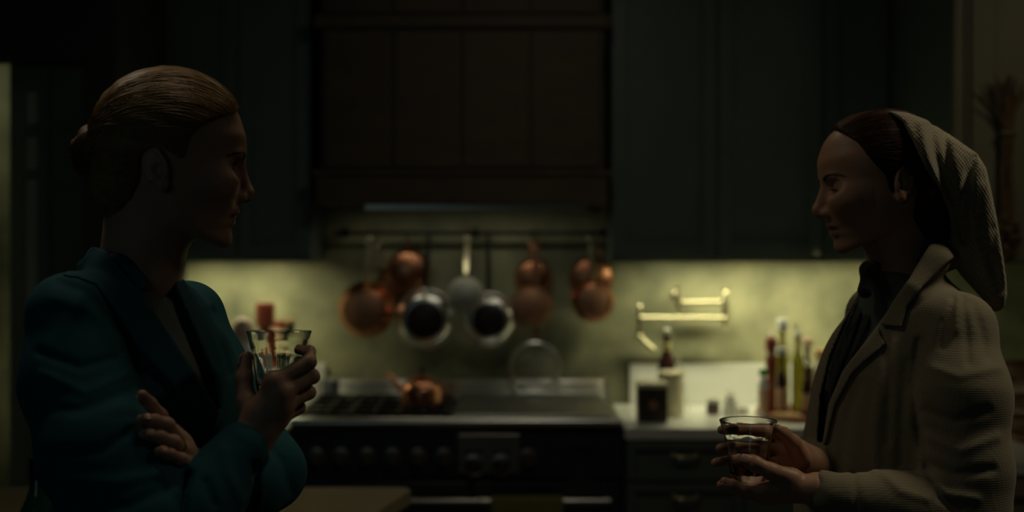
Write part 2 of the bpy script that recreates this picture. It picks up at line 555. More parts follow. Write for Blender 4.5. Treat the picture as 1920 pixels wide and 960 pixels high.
for i in range(4):                                     # broad upright panels of the hood front
    xa = hx0 + .03 + i * (hx1 - hx0 - .06) / 4
    xb = xa + (hx1 - hx0 - .06) / 4
    MB().box((xa + .003, YH + .006, hz + .135), (xb - .003, YH + .022, zt - .006), .004).build('panel', M['hood'], hood)
    MB().box((xa + .003, YH + .006, zt + .056), (xb - .003, YH + .022, 2.78), .004).build('panel', M['hood'], hood)
MB().box((ax(682, 4.88), 4.90, az(394, 4.88)), (ax(1102, 4.88), 4.915, az(380, 4.88)), .003).build('steel_lip', M['steel'], hood, label='bright steel lip under the fascia')
MB().box((hx0 + .045, YH + .06, hz + .06), (hx1 - .045, YW - .01, hz + .075)).build('filter_plate', M['steel'], hood)
for xx in (hx0 + .3, hx1 - .3):
    MB().lathe([(.045, 0), (.045, .012), (.03, .014), (0, .014)], (xx, 5.05, hz + .06), (0, 0, -1), 20).build('lamp_socket', M['steel'], hood)

# ------------------------------------------------------------------ range
YF = 4.70
rg = thing('kitchen_range', 'wide black and steel range with two round dials', 'stove', ((RX0 + RX1) / 2, 5.0, 0))
MB().box((RX0, YF + .02, .12), (RX1, YW - .004, .915), .004).build('range_body', M['enamel'], rg)
for xx in (RX0 + .05, RX1 - .05):
    for yy in (YF + .08, YW - .1):
        MB().lathe([(.022, 0), (.026, .02), (.02, .12)], (xx, yy, 0), seg=14).build('leg', M['steel'], rg, True)
MB().box((RX0, YF, .915), (RX1, YW - .06, .930), .004).build('hob', M['steel'], rg)
pts = [(RX0 + .004, 4.688, .934), (RX1 - .004, 4.688, .934)]
MB().tube(pts, .0185, 18).build('front_rail', M['steel_bright'], rg, True, label='rounded steel rail along the front edge')
MB().box((RX0 + .003, YF - .004, .735), (RX1 - .003, YF + .02, .905), .004).build('control_panel', M['enamel'], rg)
zk = az(858, YF - .02)
kx = [592, 638, 688, 735, 784, 833, 993]
for x in kx:
    c = (ax(x, YF - .03), YF - .004, zk)
    k = MB().lathe([(.027, 0), (.027, .006), (.0205, .008), (.019, .032), (.017, .036), (0, .036)], c, (0, -1, 0), 24).build('knob', M['knob'], rg, True)
    MB().lathe([(.031, 0), (.031, .004), (.027, .005)], c, (0, -1, 0), 24).build('bezel', M['steel'], k, True)
    MB().box((c[0] - .003, c[1] - .043, c[2] - .018), (c[0] + .003, c[1] - .035, c[2] + .018), .001).build('grip', M['steel'], k)
# steel plate with the two dials
xa, xb = ax(858, YF), ax(975, YF)
pl = MB().box((xa, YF - .010, .752), (xb, YF - .003, .892), .003).build('dial_plate', M['steel'], rg, label='steel plate behind the two dials')
for x in (888, 940):
    c = (ax(x, YF - .03), YF - .010, az(872, YF))
    d = MB().lathe([(.029, 0), (.029, .010), (.025, .014), (.023, .034), (0, .036)], c, (0, -1, 0), 28).build('dial', M['enamel'], rg, True, label='large round black dial')
    MB().lathe([(.037, 0), (.037, .006), (.031, .008), (.029, .004)], c, (0, -1, 0), 28).build('bezel', M['steel_bright'], d, True)
    MB().box((c[0] - .034, c[1] - .004, c[2] + .048), (c[0] + .034, c[1] + .001, c[2] + .058), .001).build('slot', M['enamel'], d)
MB().box((ax(1066, YF), YF - .009, az(905, YF)), (ax(1110, YF), YF - .003, az(826, YF)), .003).build('clock_panel', M['enamel'], rg)
MB().box((ax(1076, YF), YF - .011, az(846, YF)), (ax(1104, YF), YF - .008, az(836, YF)), .001).build('clock_window', M['pan_in'], rg)
# back riser with its slats
yr0, yr1 = 5.27, YW - .03
MB().box((RX0 + .01, yr0 + .02, .93), (RX1 - .01, yr1, az(712, yr0)), .003).build('back_riser', M['steel'], rg)
for i in range(4):
    z = .944 + i * .020
    yz_ = [(yr0 - .004, z), (yr0 + .008, z + .0135), (yr0 + .022, z + .0135), (yr0 + .022, z)]
    V_ = [(x_, y_, q_) for x_ in (RX0 + .10, RX1 - .03) for y_, q_ in yz_]
    MB().add(V_, [[0, 1, 2, 3], [7, 6, 5, 4], [0, 4, 5, 1], [1, 5, 6, 2], [2, 6, 7, 3], [3, 7, 4, 0]]).build('slat', M['steel_bright'], rg)
MB().box((ax(600, yr0), yr0 - .012, az(742, yr0)), (ax(628, yr0), yr0 + .02, az(708, yr0)), .012).build('end_cap', M['steel_bright'], rg, label='bright end block of the riser')
# burners and grates on the left, steel griddle on the right
gx = np.linspace(RX0 + .03, ax(842, 4.9), 4)
for i in range(3):
    for j in range(2):
        cx, cy = (gx[i] + gx[i + 1]) / 2, 4.84 + j * .26
        MB().lathe([(.055, 0), (.055, .006), (.038, .010), (.038, .018), (0, .019)], (cx, cy, .930), seg=24).build('burner', M['iron'], rg, True)
for i in range(3):
    b = MB()
    x0, x1 = gx[i] + .004, gx[i + 1] - .004
    y0, y1 = 4.73, 5.235
    for x in (x0, x1, (x0 + x1) / 2):
        b.box((x - .006, y0, .950), (x + .006, y1, .965), .002)
    for y in (y0, y0 + .12, (y0 + y1) / 2, y1 - .12, y1):
        b.box((x0, y - .006, .950), (x1, y + .006, .964), .002)
    for x in (x0, x1):
        for y in (y0, y1):
            b.box((x - .007, y - .007, .930), (x + .007, y + .007, .952))
    b.build('grate', M['iron'], rg)
xg0, xg1 = ax(852, 4.8), RX1 - .04
MB().box((xg0, 4.74, .931), (xg1, 5.24, .955), .004).box((xg0 + .01, 4.76, .955), (xg1 - .01, 5.23, .957)).build('griddle', M['steel'], rg, label='flat steel griddle plate')
MB().box((xg0, 4.725, .932), (xg1, 4.738, .950), .003).build('griddle_trough', M['enamel'], rg)
# ovens below
for i, (x0, x1) in enumerate(((RX0 + .01, ax(880, YF)), (ax(880, YF) + .006, RX1 - .01))):
    d = MB().box((x0, YF - .012, .16), (x1, YF + .02, .722), .006).box((x0 + .07, YF - .016, .27), (x1 - .07, YF - .011, .56), .003).build('oven_door', M['enamel'], rg)
zb, yb = az(940, 4.63), 4.63
bar = MB().tube([(ax(768, yb), yb, zb), (RX1 - .05, yb, zb)], .0125, 14).build('towel_bar', M['steel_bright'], rg, True)
for x in (ax(775, yb), RX1 - .06):
    MB().tube([(x, yb, zb), (x, YF - .01, zb)], .008, 10).build('bracket', M['steel'], bar, True)
# the cloth over the bar
b = MB()
tx0, tx1 = ax(920, yb), ax(1056, yb)
n = 24
V, F = [], []
prof = []
for t in np.linspace(0, 1, 8):
    prof.append((yb + .0175, zb - .34 * (1 - t)))
for a in np.linspace(0, PI, 9)[1:-1]:
    prof.append((yb + .0175 * math.cos(a), zb + .0175 * math.sin(a)))
for t in np.linspace(0, 1, 10):
    prof.append((yb - .0175, zb - .40 * t))
for k, (y, z) in enumerate(prof):
    for i in range(n + 1):
        u = i / n
        drop = max(0, zb - z)
        V.append((tx0 + (tx1 - tx0) * u, y + (-.006 if y < yb else .003) * drop / .3 * math.sin(u * 17), z))
for k in range(len(prof) - 1):
    for i in range(n):
        F.append([k * (n + 1) + i, k * (n + 1) + i + 1, (k + 1) * (n + 1) + i + 1, (k + 1) * (n + 1) + i])
tw = mesh_obj('tea_towel', V, F, M['towel'], None, True)
tw.modifiers.new('thick', 'SOLIDIFY').thickness = .003
meta(tw, 'olive tea towel hung over the oven bar', 'towel')

# ------------------------------------------------------------------ island in front of the range
isl = thing('kitchen_island', 'pale topped island behind the woman in teal', 'island', (-1.2, 2.9, 0))
fy = 3.66
edge = [(-2.6, fy), (ax(745, fy) - .0, fy), (ax(762, fy - .01), fy - .006), (ax(770, fy - .05), fy - .045), (ax(709, 3.35), 3.35), (-.62, 2.28), (-2.6, 2.28)]
MB().prism(edge, .872, ZC, 'z').build('island_top', M['island'], isl)
e2 = [(-2.55, fy - .05), (-.40, fy - .05), (-.44, 3.3), (-.70, 2.34), (-2.55, 2.34)]
MB().prism(e2, .08, .871, 'z').build('island_body', M['cab'], isl)
e3 = [(-2.5, fy - .1), (-.46, fy - .1), (-.50, 3.3), (-.75, 2.4), (-2.5, 2.4)]
MB().prism(e3, 0, .08, 'z').build('plinth', M['enamel'], isl)
# ------------------------------------------------------------------ pot rail and hanging pans
YP = 5.24
zr = az(437, YP)
rail = thing('pot_rail', 'dark pot rail under the hood carrying the pans', 'rail', (-.2, YW, zr))
MB().tube([(ax(628, YP), YP, zr), (ax(1150, YP), YP, zr)], .008, 12).build('rail_bar', M['iron'], rail, True)
for x in (640, 890, 1138):
    MB().tube([(ax(x, YP), YP, zr), (ax(x, YP), YW - .001, zr)], .007, 10).lathe([(.02, 0), (.02, .006), (.01, .008)], (ax(x, YP), YW - .001, zr), (0, -1, 0), 16).build('bracket', M['iron'], rail, True)


def hook(x, y):
    """S hook over the bar; its lower bend carries the loop of a handle"""
    p = []
    for a in np.linspace(-20, 200, 10):
        t = math.radians(a)
        p.append((x, YP + .011 * math.cos(t), zr + .002 + .011 * math.sin(t)))
    p += [(x, YP - .0105, zr - .02), (x, y + .002, zr - .034)]
    for a in np.linspace(180, 380, 9):
        t = math.radians(a)
        p.append((x, y + .010 * math.cos(t) + .010, zr - .036 + .010 * math.sin(t)))
    MB().tube(p, .0028, 8).build('hook', M['iron'], rail, True)


def hang_pan(name, label, px, py, rpx, depth, y, top, m_body, m_base, m_handle, out=True, flare=1.12, hw=.011, tilt=0, group=None, knob=False):
    """a pan hung flat on the wall from its handle; out: its base faces the room, else its mouth does"""
    c = at(px, py, y)
    R = rpx * y / FPX
    root = thing(name, label, 'pan', (c.x, y, c.z), group)
    t = .0025
    if out:
        rb = R / flare
        cv = min(depth * .9, R - rb) if flare > 1.4 else 0
        if cv:                                 # bowl-sided: the wall curves from the base out to the rim
            arc = [(rb - .004 + (R - rb + .004) * math.sin(a), -depth + depth * (1 - math.cos(a))) for a in np.linspace(0.05, PI / 2, 10)]
            prof = [(0, -depth)] + arc + [(R + .004, .001), (R - t, .001), (rb - t, -depth + .010), (0, -depth + t)]
        else:
            prof = [(0, -depth), (rb - .012, -depth), (rb - .003, -depth + .004), (rb, -depth + .012), (R, -.004), (R + .003, 0), (R - t, .001), (rb - t, -depth + .014), (rb - .014, -depth + t), (0, -depth + t)]
        MB().lathe(prof, (c.x, y, c.z), (0, 1, 0), 40).build('pan_body', m_body, root, True)
        rr = rb - (.004 if cv else .016)
        MB().lathe([(0, -depth - .001), (rr, -depth - .001), (rr + .003, -depth + .001)], (c.x, y, c.z), (0, 1, 0), 40).build('pan_base', m_base, root, True)
        hy0 = y - .004
        hz0 = c.z + R - .006
    else:
        rb = R / flare
        body = [(0, .006), (rb - .01, .006), (rb, 0), (R - .012, -depth + .012), (R, -depth), (R, -depth - .003), (R - .018, -depth - .001), (R - .022, -depth + .006), (rb - .02, -.008), (0, -.006)]
        MB().lathe(body[:8], (c.x, y, c.z), (0, 1, 0), 40).build('pan_body', m_body, root, True)
        MB().lathe([(R - .0215, -depth + .004), (R * .80, -.018), (R * .72, -.010), (R * .68, -.008)], (c.x, y, c.z), (0, 1, 0), 40).build('pan_wall', m_body, root, True)
        MB().lathe([(R * .69, -.0085), (R * .66, -.0075), (0, -.0075)], (c.x, y, c.z), (0, 1, 0), 40).build('pan_inside', m_base, root, True, label='dark inside of the pan')
        hy0 = y - depth
        hz0 = c.z + R - .01
    tz = min(az(top, y), zr - .030)
    tx = c.x + tilt
    hy = min(hy0, YP - .0)
    yend = YP + .004 if False else y - .002
    yt = min(max(hy0 - .006, YP - .024), YP + .014)
    pts = [(c.x, hy0, hz0), (c.x + tilt * .15, hy0 - .008, hz0 + .02), (c.x + tilt * .6, (hy0 + yt) / 2 - .006, (hz0 + tz) / 2), (tx, yt, tz - .012)]
    h = MB().tube(pts, [hw * .8, hw * .8, hw, hw * .9], 10, flat=.45)
    ring = [(tx + .011 * math.sin(a), yt, tz + .004 - .011 * math.cos(a)) for a in np.linspace(0, 2 * PI, 14, endpoint=False)]
    h.tube(ring, .0032, 8, closed=True)
    ho = h.build('handle', m_handle, root, True)
    for dx in (-.012, .012):
        MB().ball((c.x + dx, hy0 - .004, hz0 - .006), .0045, 10).build('rivet', m_handle, ho, True)
    if knob:
        q = c + Vector((0, -depth - .006, R - .004))
        MB().ball((q.x, q.y, q.z), .013, 14).build('loop_grip', M['steel_bright'], root, True)
    hook(tx, yt - .010)
    return root


hang_pan('saucepan', 'large copper saucepan with grey worn base, leftmost on the rail', 687, 580, 52, .085, 5.225, 452, M['copper'], M['copper_dull'], M['brass'], True, 1.28, .011, .010)
hang_pan('saucepan', 'small shiny copper saucepan hung highest, between the leftmost pan and steel pot', 766, 508, 40, .07, 5.29, 452, M['copper'], M['copper'], M['copper_dull'], True, 1.15, .008, 0)
hang_pan('frying_pan', 'copper frying pan half hidden behind the larger steel pot', 738, 548, 40, .035, 5.35, 460, M['copper'], M['copper_dull'], M['brass'], True, 1.2, .008, -.055)
hang_pan('steel_pan', 'larger polished steel pan with dark base, left of the pale saucepan', 798, 598, 56, .070, 5.225, 452, M['steel_bright'], M['pan_in'], M['iron'], True, 1.58, .010, .012, None, True)
hang_pan('saucepan', 'small pale grey saucepan with brass handle between the two steel pans', 873, 553, 33, .08, 5.15, 450, M['tin'], M['tin'], M['brass'], True, 1.12, .014, .004)
hang_pan('steel_pan', 'polished steel pan with dark base, right of the pale saucepan', 917, 599, 50, .060, 5.225, 452, M['steel_bright'], M['pan_in'], M['iron'], True, 1.58, .010, -.004, None, True)
hang_pan('saucepan', 'copper saucepan with hooked handle above the steel sieve', 1000, 520, 34, .055, 5.35, 458, M['copper'], M['copper'], M['copper'], True, 1.12, .010, -.010)
hang_pan('saucepan', 'dark dull copper saucepan in front of the hooked one, above the sieve', 997, 574, 38, .06, 5.245, 470, M['copper_dull'], M['copper_dull'], M['copper_dull'], True, 1.10, .007, .012)
hang_pan('saucepan', 'wide bright copper pan behind the rightmost copper saucepan', 1109, 522, 41, .05, 5.35, 470, M['copper'], M['copper'], M['copper_dull'], True, 1.12, .007, .02)
hang_pan('saucepan', 'copper saucepan with long brass handle, rightmost on the rail', 1112, 564, 39, .08, 5.26, 452, M['copper'], M['copper_dull'], M['brass'], True, 1.16, .012, -.008)

# sieve on a long handle
c = at(1003, 688, 5.248)
R = 46 * 5.25 / FPX
sv = thing('sieve', 'round steel sieve hanging low over the griddle', 'sieve', c)
ring = [(c.x + R * math.cos(a), c.y, c.z + R * math.sin(a)) for a in np.linspace(0, 2 * PI, 40, endpoint=False)]
MB().tube(ring, .0075, 8, closed=True).build('rim', M['steel_bright'], sv, True)
b = MB()
for k in range(-6, 7):
    for d in (0, 1):
        p = []
        o = k * R / 7
        L = math.sqrt(max(R * R - o * o, 0))
        for t in np.linspace(-L, L, 9):
            dd = .035 * (1 - (o * o + t * t) / (R * R))
            p.append((c.x + (o if d else t), c.y - dd, c.z + (t if d else o)))
        b.tube(p, .0011, 5)
mw = b.build('wire_mesh', M['tin'], sv, True)
mw['kind'] = 'stuff'
hz1 = az(600, 5.27)
MB().tube([(c.x, c.y, c.z + R - .003), (c.x + .004, c.y + .010, c.z + R + .03), (c.x + .008, c.y + .022, hz1 - .01), (c.x + .010, c.y + .022, hz1 + .12), (c.x + .012, c.y + .004, zr - .045)], [.006, .008, .008, .008, .006], 10, flat=.4).tube(
    [(c.x + .012 + .010 * math.sin(a), c.y + .004, zr - .037 - .010 * math.cos(a)) for a in np.linspace(0, 2 * PI, 12, endpoint=False)], .003, 8, closed=True).build('handle', M['copper_dull'], sv, True, label='brown handle')
hook(c.x + .012, c.y - .006)

# ------------------------------------------------------------------ copper kettle on the hob
yk = 4.94
kc = Vector((ax(791, yk), yk, .966))
ke = thing('copper_kettle', 'copper kettle on the black grates of the hob', 'kettle', kc)
R = 40 * yk / FPX
hk = az(712, yk) - .966
MB().lathe([(0, 0), (R * .93, 0), (R, .012), (R * 1.0, hk * .60), (R * .9, hk * .80), (R * .62, hk * .96), (R * .45, hk), (0, hk)], kc, seg=12).build('kettle_body', M['copper'], ke, True)
MB().lathe([(R * .47, 0), (R * .45, .008), (R * .2, .018), (0, .020)], kc + Vector((0, 0, hk)), seg=28).build('lid', M['copper'], ke, True)
MB().lathe([(.004, 0), (.004, .008), (.010, .014), (.010, .022), (0, .026)], kc + Vector((0, 0, hk + .018)), seg=14).build('lid_knob', M['iron'], ke, True)
s0 = kc + Vector((-R * .86, 0, hk * .55))
MB().tube([s0, s0 + Vector((-.025, 0, .022)), s0 + Vector((-.045, 0, .050)), s0 + Vector((-.066, 0, .058))], [.016, .012, .009, .008], 12).build('spout', M['copper'], ke, True)
MB().tube([kc + Vector((R * .90, 0, hk * .72)), kc + Vector((R * 1.22, 0.0, hk * .72)), kc + Vector((R * 1.28, 0, hk * .4)), kc + Vector((R * .97, 0, hk * .2))], .006, 10).build('handle', M['copper_dull'], ke, True)

# ------------------------------------------------------------------ brass pot filler on the wall
yf = 5.26
pf = thing('pot_filler', 'folding brass tap arm on the wall right of the pans', 'tap', at(1273, 560, YW))
def post(x, y0, y1, r=.014):
    a, b_ = at(x, y0, yf), at(x, y1, yf)
    L = a.z - b_.z
    MB().lathe([(0, 0), (r * .55, .002), (r * .9, .010), (r * .7, .020), (r, .030), (r, L - .03), (r * .7, L - .02), (r * .9, L - .010), (r * .5, L - .002), (0, L)], b_, seg=16).build('swivel_post', M['brass'], pf, True)
post(1273, 533, 588, .0135)
post(1360, 536, 620, .0145)
post(1200, 570, 640, .0115)
MB().tube([at(1273, 567, yf), at(1360, 566, yf)], .0105, 12).build('upper_arm', M['brass'], pf, True)
MB().tube([at(1360, 597, yf - .01), at(1200, 596, yf - .01)], .0115, 12).build('lower_arm', M['brass'], pf, True)
MB().tube([at(1273, 555, yf), (ax(1273, yf), YW - .002, az(555, yf))], .011, 12).lathe([(.020, 0), (.020, .005), (.013, .010)], (ax(1273, yf), YW - .001, az(555, yf)), (0, -1, 0), 24).build('wall_flange', M['brass'], pf, True)
MB().ball(at(1200, 633, yf - .01), .016, 16).build('valve', M['brass'], pf, True)
MB().tube([at(1202, 634, yf - .012), at(1226, 656, yf - .03)], [.008, .010], 10).build('lever', M['brass'], pf, True)

# ------------------------------------------------------------------ things on the right worktop
yz = ZC + .0008


def foot(px, Y):
    return Vector((ax(px, Y), Y, yz))


# dark square box with a pale top, and the cream canister and bottle behind it
p0 = foot(1222, 4.86)
bx = thing('square_box', 'small dark square box with pale lid on the white worktop', 'box', p0)
h = az(722, 4.86) - yz
w = 27 * 4.86 / FPX
MB().box((p0.x - w, p0.y - w, yz), (p0.x + w, p0.y + w, yz + h), .004).build('box_body', M['dark_box'], bx)
MB().box((p0.x - w - .003, p0.y - w - .003, yz + h), (p0.x + w + .003, p0.y + w + .003, yz + h + .012), .003).build('lid', M['cream'], bx)
for sx, sz, wx, wz in ((0, 0, w, .006), (0, h - .006, w, .006)):
    MB().box((p0.x - wx, p0.y - w - .0025, yz + sz), (p0.x + wx, p0.y - w + .001, yz + sz + wz), .001).build('edge_strip', M['tin'], bx)
MB().lathe([(.017, 0), (.017, .003), (.012, .005), (0, .005)], (p0.x, p0.y - w, yz + h * .52), (0, -1, 0), 20).build('medallion', M['copper_dull'], bx, True, label='dim round brown medallion on the front')
p1 = foot(1258, 5.02)
cn = thing('canister', 'cream ceramic canister behind the dark square box', 'canister', p1)
R = 24 * 5.02 / FPX
h = az(694, 5.02) - yz
MB().lathe([(0, 0), (R * .95, 0), (R, .006), (R, h * .86), (R * .94, h * .9), (R * .94, h * .88), (0, h * .88)], p1, seg=32).build('canister_body', M['cream'], cn, True)
MB().lathe([(R * 1.02, 0), (R * 1.02, h * .06), (R * .8, h * .1), (0, h * .105)], p1 + Vector((0, 0, h * .89)), seg=32).build('lid', M['cream'], cn, True)
p2 = foot(1250, 5.14)
bt = thing('bottle', 'dark bottle with yellow collar behind the cream canister', 'bottle', p2)
H = az(628, 5.14) - yz
MB().lathe([(0, 0), (.032, 0), (.034, .005), (.034, H * .60), (.028, H * .68), (.013, H * .80), (.012, H * .95), (.015, H * .955), (.015, H), (0, H)], p2, seg=24).build('bottle_body', M['dark_sauce'], bt, True)
MB().lathe([(.0145, 0), (.019, .01), (.0165, .03)], p2 + Vector((0, 0, H * .80)), seg=20).build('collar', M['yellow_label'], bt, True, label='yellow collar on the neck')
MB().lathe([(.013, 0), (.014, .02), (.009, .026), (0, .026)], p2 + Vector((0, 0, H)), seg=16).build('stopper', M['tin'], bt, True)
p3 = foot(1283, 5.14)
sp = thing('spatula', 'pale spatula leaning beside the dark bottle neck', 'utensil', p3)
MB().tube([p3 + Vector((.012, -.02, .004)), at(1280, 700, 5.24), at(1272, 672, 5.30)], [.004, .005, .012], 8, flat=.35).build('spatula_blade', M['tin'], sp, True)

# small jar and glass shaker
p4 = foot(1337, 5.05)
jr = thing('jar', 'small dark glass jar beside the round-stoppered shaker', 'jar', p4)
MB().lathe([(0, 0), (.024, 0), (.027, .008), (.027, .034), (.02, .042), (.02, .046), (0, .046)], p4, seg=20).build('jar_body', M['dark_sauce'], jr, True)
MB().lathe([(.0235, 0), (.0235, .014), (.02, .017), (0, .017)], p4 + Vector((0, 0, .0445)), seg=20).build('lid', M['tin'], jr, True)
p5 = foot(1369, 5.0)
sh = thing('shaker', 'clear glass shaker with round stopper on the white worktop', 'shaker', p5)
MB().lathe([(0, 0), (.030, 0), (.032, .01), (.026, .05), (.016, .066), (.016, .070), (0, .070)], p5, seg=20).build('shaker_body', M['white'], sh, True)
MB().ball(p5 + Vector((0, 0, .085)), .0165, 16).build('stopper', M['glass'], sh, True)
p5b = foot(1392, 5.08)
dd = thing('small_dish', 'little metal dish right of the glass shaker', 'dish', p5b)
MB().lathe([(0, 0), (.016, 0), (.026, .018), (.028, .022), (.025, .021), (.015, .004), (0, .004)], p5b, seg=22).build('dish_bowl', M['tin'], dd, True)

# tray of oils and spices
tc = foot(1496, 4.98)
tr = thing('tray', 'round brown wooden tray holding oils and spices', 'tray', tc)
RT = 78 * 4.98 / FPX
MB().lathe([(0, 0), (RT * .92, 0), (RT, .010), (RT * 1.02, .022), (RT * .97, .022), (RT * .90, .010), (0, .009)], tc, seg=44).build('tray_base', M['wood_tray'], tr, True)
MB().tube([tc + Vector((RT * 1.0 * math.cos(a), RT * 1.0 * math.sin(a), .022)) for a in np.linspace(0, 2 * PI, 44, endpoint=False)], .004, 8, closed=True).build('rim', M['copper_dull'], tr, True)
tz_ = yz + .0098


def tfoot(px, Y):
    return Vector((ax(px, Y), Y, tz_))


def bottle(name, label, px, Y, top, R, m, cap, m_cap, neck=.62, capr=1.15, caph=.02, strip=None, spout=False, cat='bottle'):
    p = tfoot(px, Y)
    r_ = thing(name, label, cat, p)
    H = az(top, Y) - p.z - caph
    rn = R * .42
    MB().lathe([(0, 0), (R * .95, 0), (R, .005), (R, H * neck), (R * .85, H * (neck + .08)), (rn, H * (neck + .20)), (rn * .95, H * .97), (rn * 1.15, H * .975), (rn * 1.15, H), (0, H)], p, seg=24).build(name + '_body', m, r_, True)
    top_ = p + Vector((0, 0, H))
    if cap == 'ball':
        MB().ball(top_ + Vector((0, 0, caph * .5)), caph * .62, 16).build('stopper', m_cap, r_, True)
    elif cap == 'pourer':
        MB().lathe([(rn * 1.1, 0), (rn * 1.1, .014), (rn * .6, .02), (0, .02)], top_, seg=16).build('stopper', m_cap, r_, True)
        MB().tube([top_ + Vector((0, 0, .01)), top_ + Vector((-.004, 0, caph * .6)), top_ + Vector((-.016, 0, caph))], [.006, .005, .0035], 10).build('pourer', M['steel_bright'], r_, True)
    else:
        MB().lathe([(rn * capr, 0), (rn * capr, caph * .8), (rn * capr * .85, caph), (0, caph)], top_, seg=20).build('cap', m_cap, r_, True)
    if strip:
        MB().lathe([(R * 1.012, H * .12), (R * 1.012, H * (neck - .08))], p, seg=24).build('paper_label', strip, r_, True)
    return r_


bottle('spice_jar', 'green-capped spice jar with white base at the tray edge', 1431, 4.93, 692, .0185, M['white'], 'cap', M['green'], .75, 2.0, .024, M['label'], cat='jar')
# the red-brown pepper mill
p = tfoot(1446, 5.06)
pm = thing('pepper_mill', 'tall red-brown pepper mill on the spice tray', 'mill', p)
H = az(626, 5.06) - p.z
MB().lathe([(0, 0), (.030, 0), (.031, .02), (.022, H * .28), (.018, H * .45), (.023, H * .62), (.022, H * .70), (.013, H * .745), (0, H * .75)], p, seg=24).build('mill_body', M['wood_red'], pm, True)
MB().lathe([(.014, 0), (.023, H * .05), (.024, H * .14), (.018, H * .20), (.008, H * .235), (0, H * .24)], p + Vector((0, 0, H * .75)), seg=24).build('mill_head', M['wood_red'], pm, True)
MB().ball(p + Vector((0, 0, H + .004)), .006, 12).build('knob', M['steel_bright'], pm, True)
bottle('bottle', 'tall olive bottle with broad white cap, tallest on the tray', 1467, 5.10, 598, .026, M['oil'], 'cap', M['white'], .60, 2.1, .040)
bottle('bottle', 'short dark sauce bottle with shiny white cap in front on the tray', 1465, 4.95, 652, .021, M['dark_sauce'], 'cap', M['white'], .55, 2.3, .028, M['label'])
bottle('bottle', 'yellow-green oil bottle with steel pourer on the tray', 1496, 5.02, 606, .024, M['oil'], 'pourer', M['steel_bright'], .62, 1.5, .05)
bottle('bottle', 'dark bottle with pinkish cap beside the steel pourer on the tray', 1514, 5.08, 634, .023, M['dark_sauce'], 'cap', M['pink'], .6, 2.1, .030)
bottle('bottle', 'short dark bottle with pale ball stopper near the coat on the tray', 1513, 4.92, 674, .020, M['dark_sauce'], 'ball', M['glass'], .55, 1.2, .026, M['label'])
bottle('storage_jar', 'glass jar with wide orange cork against the beige coat', 1540, 5.0, 655, .030, M['cream'], 'cap', M['cork'], .8, 2.1, .030, cat='jar')
# slices of fruit lying on the tray
for px_, Y_, w_ in ((1476, 4.885, 'middle'), (1492, 4.875, 'right'), (1460, 4.895, 'left')):
    q = tfoot(px_, Y_)
    o = MB().lathe([(0, 0), (.018, 0), (.021, .006), (.019, .014), (.010, .020), (0, .021)], q, seg=16).build('dried_fruit', M['cork'], None, True)
    meta(o, 'little orange fruit at the front of the tray, ' + {'middle': 'the middle one of three', 'left': 'in front of the white-capped sauce bottle', 'right': 'nearest the beige coat'}[w_], 'fruit', 'orange fruits at the front of the tray')

# ------------------------------------------------------------------ things on the left worktop
p = foot(497, 5.16)
pm = thing('pepper_mill', 'tall dark red pepper mill behind the raised glass', 'mill', p)
H = az(566, 5.16) - p.z
MB().lathe([(0, 0), (.040, 0), (.041, .03), (.028, H * .3), (.024, H * .5), (.032, H * .66), (.030, H * .72), (.018, H * .745), (0, H * .75)], p, seg=28).build('mill_body', M['wood_red'], pm, True)
MB().lathe([(.020, 0), (.036, H * .03), (.038, H * .19), (.034, H * .24), (0, H * .245)], p + Vector((0, 0, H * .75)), seg=28).build('mill_head', M['wood_red'], pm, True)
p = foot(455, 4.98)
gj = thing('ginger_jar', 'pale pink lidded jar behind the teal sleeve and raised glass', 'jar', p)
H = az(594, 4.98) - p.z
MB().lathe([(0, 0), (.045, 0), (.065, .03), (.075, H * .4), (.060, H * .68), (.034, H * .76), (.034, H * .80), (0, H * .80)], p, seg=32).build('jar_body', M['white'], gj, True)
MB().lathe([(.042, 0), (.044, .012), (.036, H * .14), (.018, H * .19), (0, H * .20)], p + Vector((0, 0, H * .80)), seg=32).build('lid', M['pink'], gj, True)
p = foot(545, 5.10)
b = thing('bottle', 'small dark bottle right of the tall red mill, behind the raised glass', 'bottle', p)
H = az(608, 5.10) - p.z
MB().lathe([(0, 0), (.03, 0), (.032, .006), (.032, H * .6), (.013, H * .78), (.012, H * .93), (.015, H * .94), (.015, H), (0, H)], p, seg=24).build('bottle_body', M['green_glass'], b, True)
MB().lathe([(.014, 0), (.015, .02), (0, .022)], p + Vector((0, 0, H)), seg=16).build('stopper', M['cork'], b, True)
p = foot(524, 5.28)
b = thing('canister', 'brown canister right of the tall red mill', 'canister', p)
H = az(612, 5.28) - p.z
MB().lathe([(0, 0), (.03, 0), (.034, .01), (.034, H * .94), (.030, H), (0, H)], p, seg=24).build('canister_body', M['label'], b, True)
MB().lathe([(.035, 0), (.035, .018), (.02, .024), (0, .024)], p + Vector((0, 0, H)), seg=24).build('lid', M['wood_red'], b, True)

# ------------------------------------------------------------------ bottle and red carton on the island
Yb = 2.43
p = Vector((ax(72, Yb), Yb, ZC + .0008))
b = thing('wine_bottle', 'dark green bottle on the island in the lower left corner', 'bottle', p)
H = az(858, Yb) - p.z
MB().lathe([(0, .004), (.030, 0), (.0365, .004), (.037, .02), (.037, H * .60), (.034, H * .66), (.022, H * .75), (.0155, H * .82), (.0142, H * .97), (.0165, H * .972), (.0165, H), (0, H)], p, seg=36).build('bottle_body', M['green_glass'], b, True)
MB().lathe([(.0178, 0), (.0168, H * .10), (.0172, H * .118), (.0172, H * .125), (0, H * .126)], p + Vector((0, 0, H * .88)), seg=28).build('foil_cap', M['foil'], b, True, label='dark foil capsule')
MB().lathe([(.0374, H * .18), (.0374, H * .5)], p, seg=36).build('paper_label', M['label'], b, True)
Yc = 2.62
p = Vector((ax(118, Yc), Yc, ZC + .0008))
